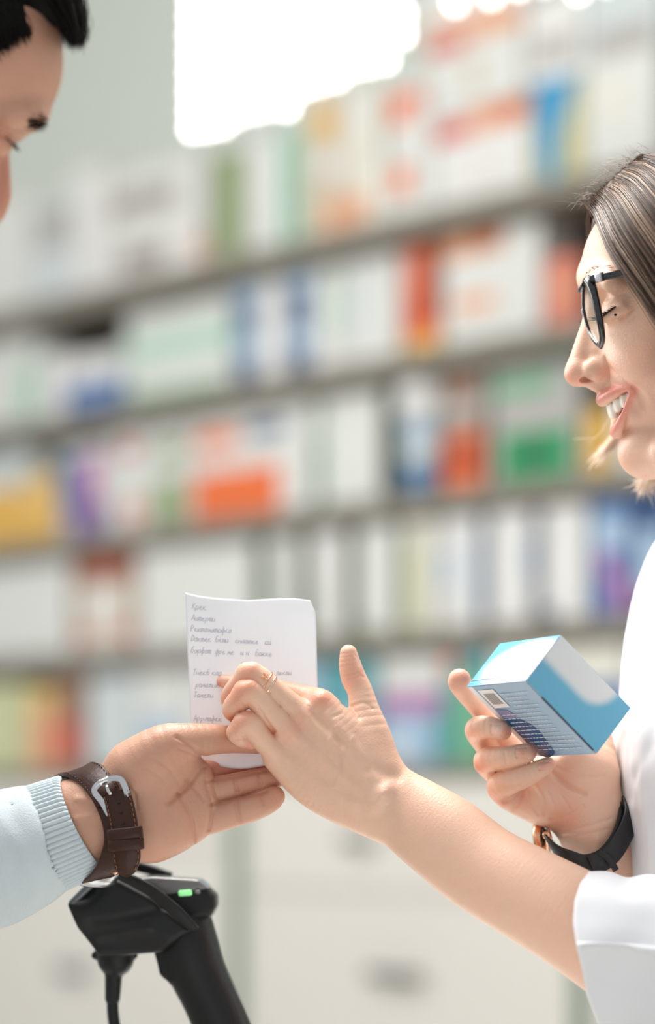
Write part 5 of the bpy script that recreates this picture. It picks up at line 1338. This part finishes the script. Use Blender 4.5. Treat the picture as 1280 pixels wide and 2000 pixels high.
for sg in (-1, 1):
    for i in range(15):
        t0 = .04 + i * .9 / 15; t1 = t0 + .034
        kk = lambda t: sg * .0080 * np.interp(t, [0, .8, .9, .96, 1], [1, 1, .84, .5, .05])
        st.append((np.array([on_tail(t0, kk(t0)), on_tail((t0 + t1) / 2, kk(t1), .0021), on_tail(t1, kk(t1))]), .00028))
pipes(st, 'stitching', m_st2, hw, label='tan stitches along the tail')
hl = []
for t in (.17, .30, .43):
    V, Fc = sphere(on_tail(t, 0, .0011), .0013, .7, 10); hl.append((V, Fc))
V, Fc, _ = join(hl); link_mesh('holes', V, Fc, mat('hole_dark', (18, 12, 10), .8), hw)
st = []
PT = catmull(TOP, 6); wi = np.stack([np.interp(np.linspace(0, 5, len(PT)), range(6), WT[:, d]) for d in range(3)], 1)
for i in range(4, len(PT) - 2):
    w = wi[i] / np.linalg.norm(wi[i]); T = PT[i + 1] - PT[i - 1]; T /= np.linalg.norm(T); w = w - T * (w @ T); w /= np.linalg.norm(w); n = np.cross(T, w); n = n if n @ (PT[i] - W(180, 1600, 40)) > 0 else -n
    for sg in (-1, 1): st.append((np.array([PT[i] + w * sg * .0086 + n * .0019, PT[i] * .45 + PT[i + 1] * .55 + w * sg * .0086 + n * .0019]), .0003))
pipes(st, 'stitching', m_stitch, hw, label='dark red stitches along the upper strap')
for t, nm in ((.545, 'keeper_loop'), (.665, 'keeper_loop')):
    c = on_tail(t, 0, 0); q = [on_tail(t, -.0106, -.004), on_tail(t, -.0106, .0012), on_tail(t, 0, .0028), on_tail(t, .0106, .0012), on_tail(t, .0106, -.004)]
    dT = on_tail(t + .03, 0, 0) - on_tail(t - .03, 0, 0)
    sweep(q, dT / np.linalg.norm(dT), .0076, .0016, nm, m_br, hw, sub=5, bev=.35)
# buckle
bk = [W(232, 1602, -66), W(204, 1578, -66), W(184, 1548, -58), W(192, 1528, -52), W(214, 1520, -54), W(238, 1526, -60), W(246, 1544, -66), W(258, 1575, -66)]
bk = [W(214, 1592, -62), W(199, 1566, -62), W(184, 1545, -58), W(194, 1530, -58), W(214, 1521, -60), W(234, 1521, -64), W(243, 1534, -66), W(252, 1560, -66)]
sweep(bk, np.array([0, -1, .1]), .0026, .0040, 'buckle', m_steel, hw, sub=6, bev=.4, taper=([0, .2, .5, .8, 1], [.7, .9, 1.3, .9, .7]))
sweep([W(208, 1534, -68), W(212, 1545, -74), W(217, 1552, -72)], wdir, .0022, .0012, 'buckle_pin', m_steel, hw, sub=3)
V, Fc = disc(W(176, 1700, 110), (-.2, .3, -1), [(.018, -.004), (.020, -.002), (.020, .004), (.018, .006)]); link_mesh('watch_case', V, Fc, m_steel, hw)
V, Fc = disc(W(222, 1700, -6), (.9, -.3, -.6), [(.0018, 0), (.0022, .0008), (.0022, .003), (.0016, .0036)], 12); link_mesh('crown', V, Fc, m_gold, hw)

# ================================================================== THE SCANNER
m_pl = mat('black_plastic', (20, 20, 21), .42, var=.05, scale=80, bump=(1400, .1), spec=.35); m_pg = mat('gloss_grey_plastic', (112, 114, 114), .22, coat=.5)
m_led = mat('green_light', (150, 240, 160), .3, emit=.45)
SD = 250
sc_ = empty('barcode_scanner', W(300, 1850, SD), 'black handheld barcode scanner standing with a green light, under the man\'s wrist', 'scanner')
head_s = union([prism([(139, 1762), (196, 1702), (240, 1716), (300, 1748), (380, 1812), (352, 1830), (322, 1856), (250, 1862), (200, 1862), (160, 1810)], SD - 88, SD + 92, 12)], 0)
head_s = carve(head_s, [ell((240, 1855, SD - 110), (150, 40, 50), rotz2(-14)), ell((150, 1720, SD - 120), (60, 60, 60))], 14)
head_s = strokes(head_s, [([(180, 1800, SD - 80), (250, 1790, SD - 80), (330, 1770, SD - 80)], 3, 8), ([(190, 1832, SD - 80), (290, 1812, SD - 80)], -3, 8)], .4)
V, Q = polygonize(head_s, 3.2, smooth=2); link_mesh('scanner_head', V, Q, m_pl, sc_)
V, Q = polygonize(prism([(141, 1758), (194, 1704), (199, 1722), (150, 1768)], SD - 78, SD + 82, 5), 3, smooth=2); link_mesh('scan_window', V, Q, mat('window_glare', (96, 100, 106), .12, coat=.5), sc_, label='scan window with painted grey glare')  # grey of the window is its glare put into the colour
rear = union([prism([(240, 1722), (300, 1713), (394, 1719), (424, 1748), (425, 1768), (414, 1790), (340, 1800), (270, 1770)], SD - 58, SD + 66, 16)], 0)
V, Q = polygonize(rear, 3, smooth=2); link_mesh('rear_cap', V, Q, m_pl, sc_)
V, Q = polygonize(prism([(236, 1718), (300, 1710), (392, 1716), (412, 1734), (330, 1746), (280, 1736)], SD - 62, SD + 60, 7), 3, smooth=2); link_mesh('top_plate', V, Q, m_pg, sc_, label='glossy grey top plate')
sweep([W(199, 1703, SD - 98), W(240, 1712, SD - 102), W(290, 1736, SD - 104), (W(340, 1776, SD - 102)), W(383, 1817, SD - 94)], (0, .3, -1), .0075, .0035, 'side_fin', m_pl, sc_, sub=6, taper=([0, .3, .8, 1], [.5, 1, 1.2, .8]))
sweep([W(205, 1700, SD + 90), W(240, 1689, SD + 96), W(290, 1698, SD + 100), W(334, 1714, SD + 90)], (0, .3, -1), .0075, .0035, 'side_fin', m_pl, sc_, sub=6)
hd_ = union([tube([(356, 1800, SD, 58), (368, 1850, SD, 60), (386, 1900, SD, 56), (410, 1950, SD, 54), (436, 2010, SD, 55), (462, 2080, SD, 56), (492, 2170, SD, 60), (510, 2260, SD, 60)], 4, flat=1.0), prism([(300, 1850), (350, 1840), (372, 1912), (334, 1918), (314, 1902), (308, 1876)], SD - 34, SD + 34, 8)], 12)
hd_ = strokes(hd_, [([(410, 1790, SD - 40), (440, 1870, SD - 40), (470, 1960, SD - 40), (500, 2080, SD - 40)], 2, 4)], .3)
V, Q = polygonize(hd_, 3.4, smooth=2); link_mesh('handle', V, Q, m_pl, sc_)
V, Q = polygonize(prism([(306, 1866), (322, 1862), (340, 1912), (322, 1912), (312, 1898)], SD - 22, SD + 22, 5), 2.6); link_mesh('trigger', V, Q, mat('trigger_black', (20, 20, 21), .5), sc_)
V, Fc = boxmesh(W(362, 1744, SD - 64), rotz2(4), (.0095, .003, .0042), .0012); link_mesh('status_light', V, Fc, m_led, sc_, label='small green light')
V, Fc = boxmesh(W(386, 1742, SD - 63), rotz2(4), (.004, .003, .003), .001); link_mesh('button', V, Fc, m_pg, sc_)
V, Q = polygonize(union([tube([(226, 1856, SD, 40), (226, 1872, SD, 36), (224, 1880, SD, 28)], 1), tube([(186, 1866, SD, 8), (262, 1866, SD, 8)], 1), tube([(224, 1880, SD, 19), (222, 1905, SD, 17), (220, 1950, SD, 15)], 1)], 5), 3); link_mesh('cable_plug', V, Q, m_pl, sc_)
pipes([(catmull([W(220, 1945, SD), W(221, 1980, SD), W(228, 2020, SD), W(250, 2080, SD + 10), W(290, 2180, SD + 40), W(330, 2262, SD + 60)], 8), .0042)], 'cable', m_pl, sc_, 12)

# counter under the scanner (below the frame)
zc = W(500, 2270, SD)[2]
ct = empty('sales_counter', (-.01, 1.7, 0), 'narrow white sales counter the scanner stands on', 'counter')
box('countertop', (-.01, 1.66, zc - .02), (.30, 1.25, .03), mat('counter_white', (228, 228, 224), .3), ct, bev=.004)
box('counter_front', (-.01, 1.66, (zc - .036) / 2), (.25, 1.18, zc - .036), m_draw, ct, bev=.003)
V, Fc = lathe((W(505, 2270, SD)[0], W(0, 0, SD)[1], zc - .004), [(.05, 0), (.052, .003), (.05, .010), (.028, .014), (.024, .03)]); link_mesh('stand_base', V, Fc, m_pl, sc_)
for o in list(SC.objects):
    if '_org' in o: del o['_org']
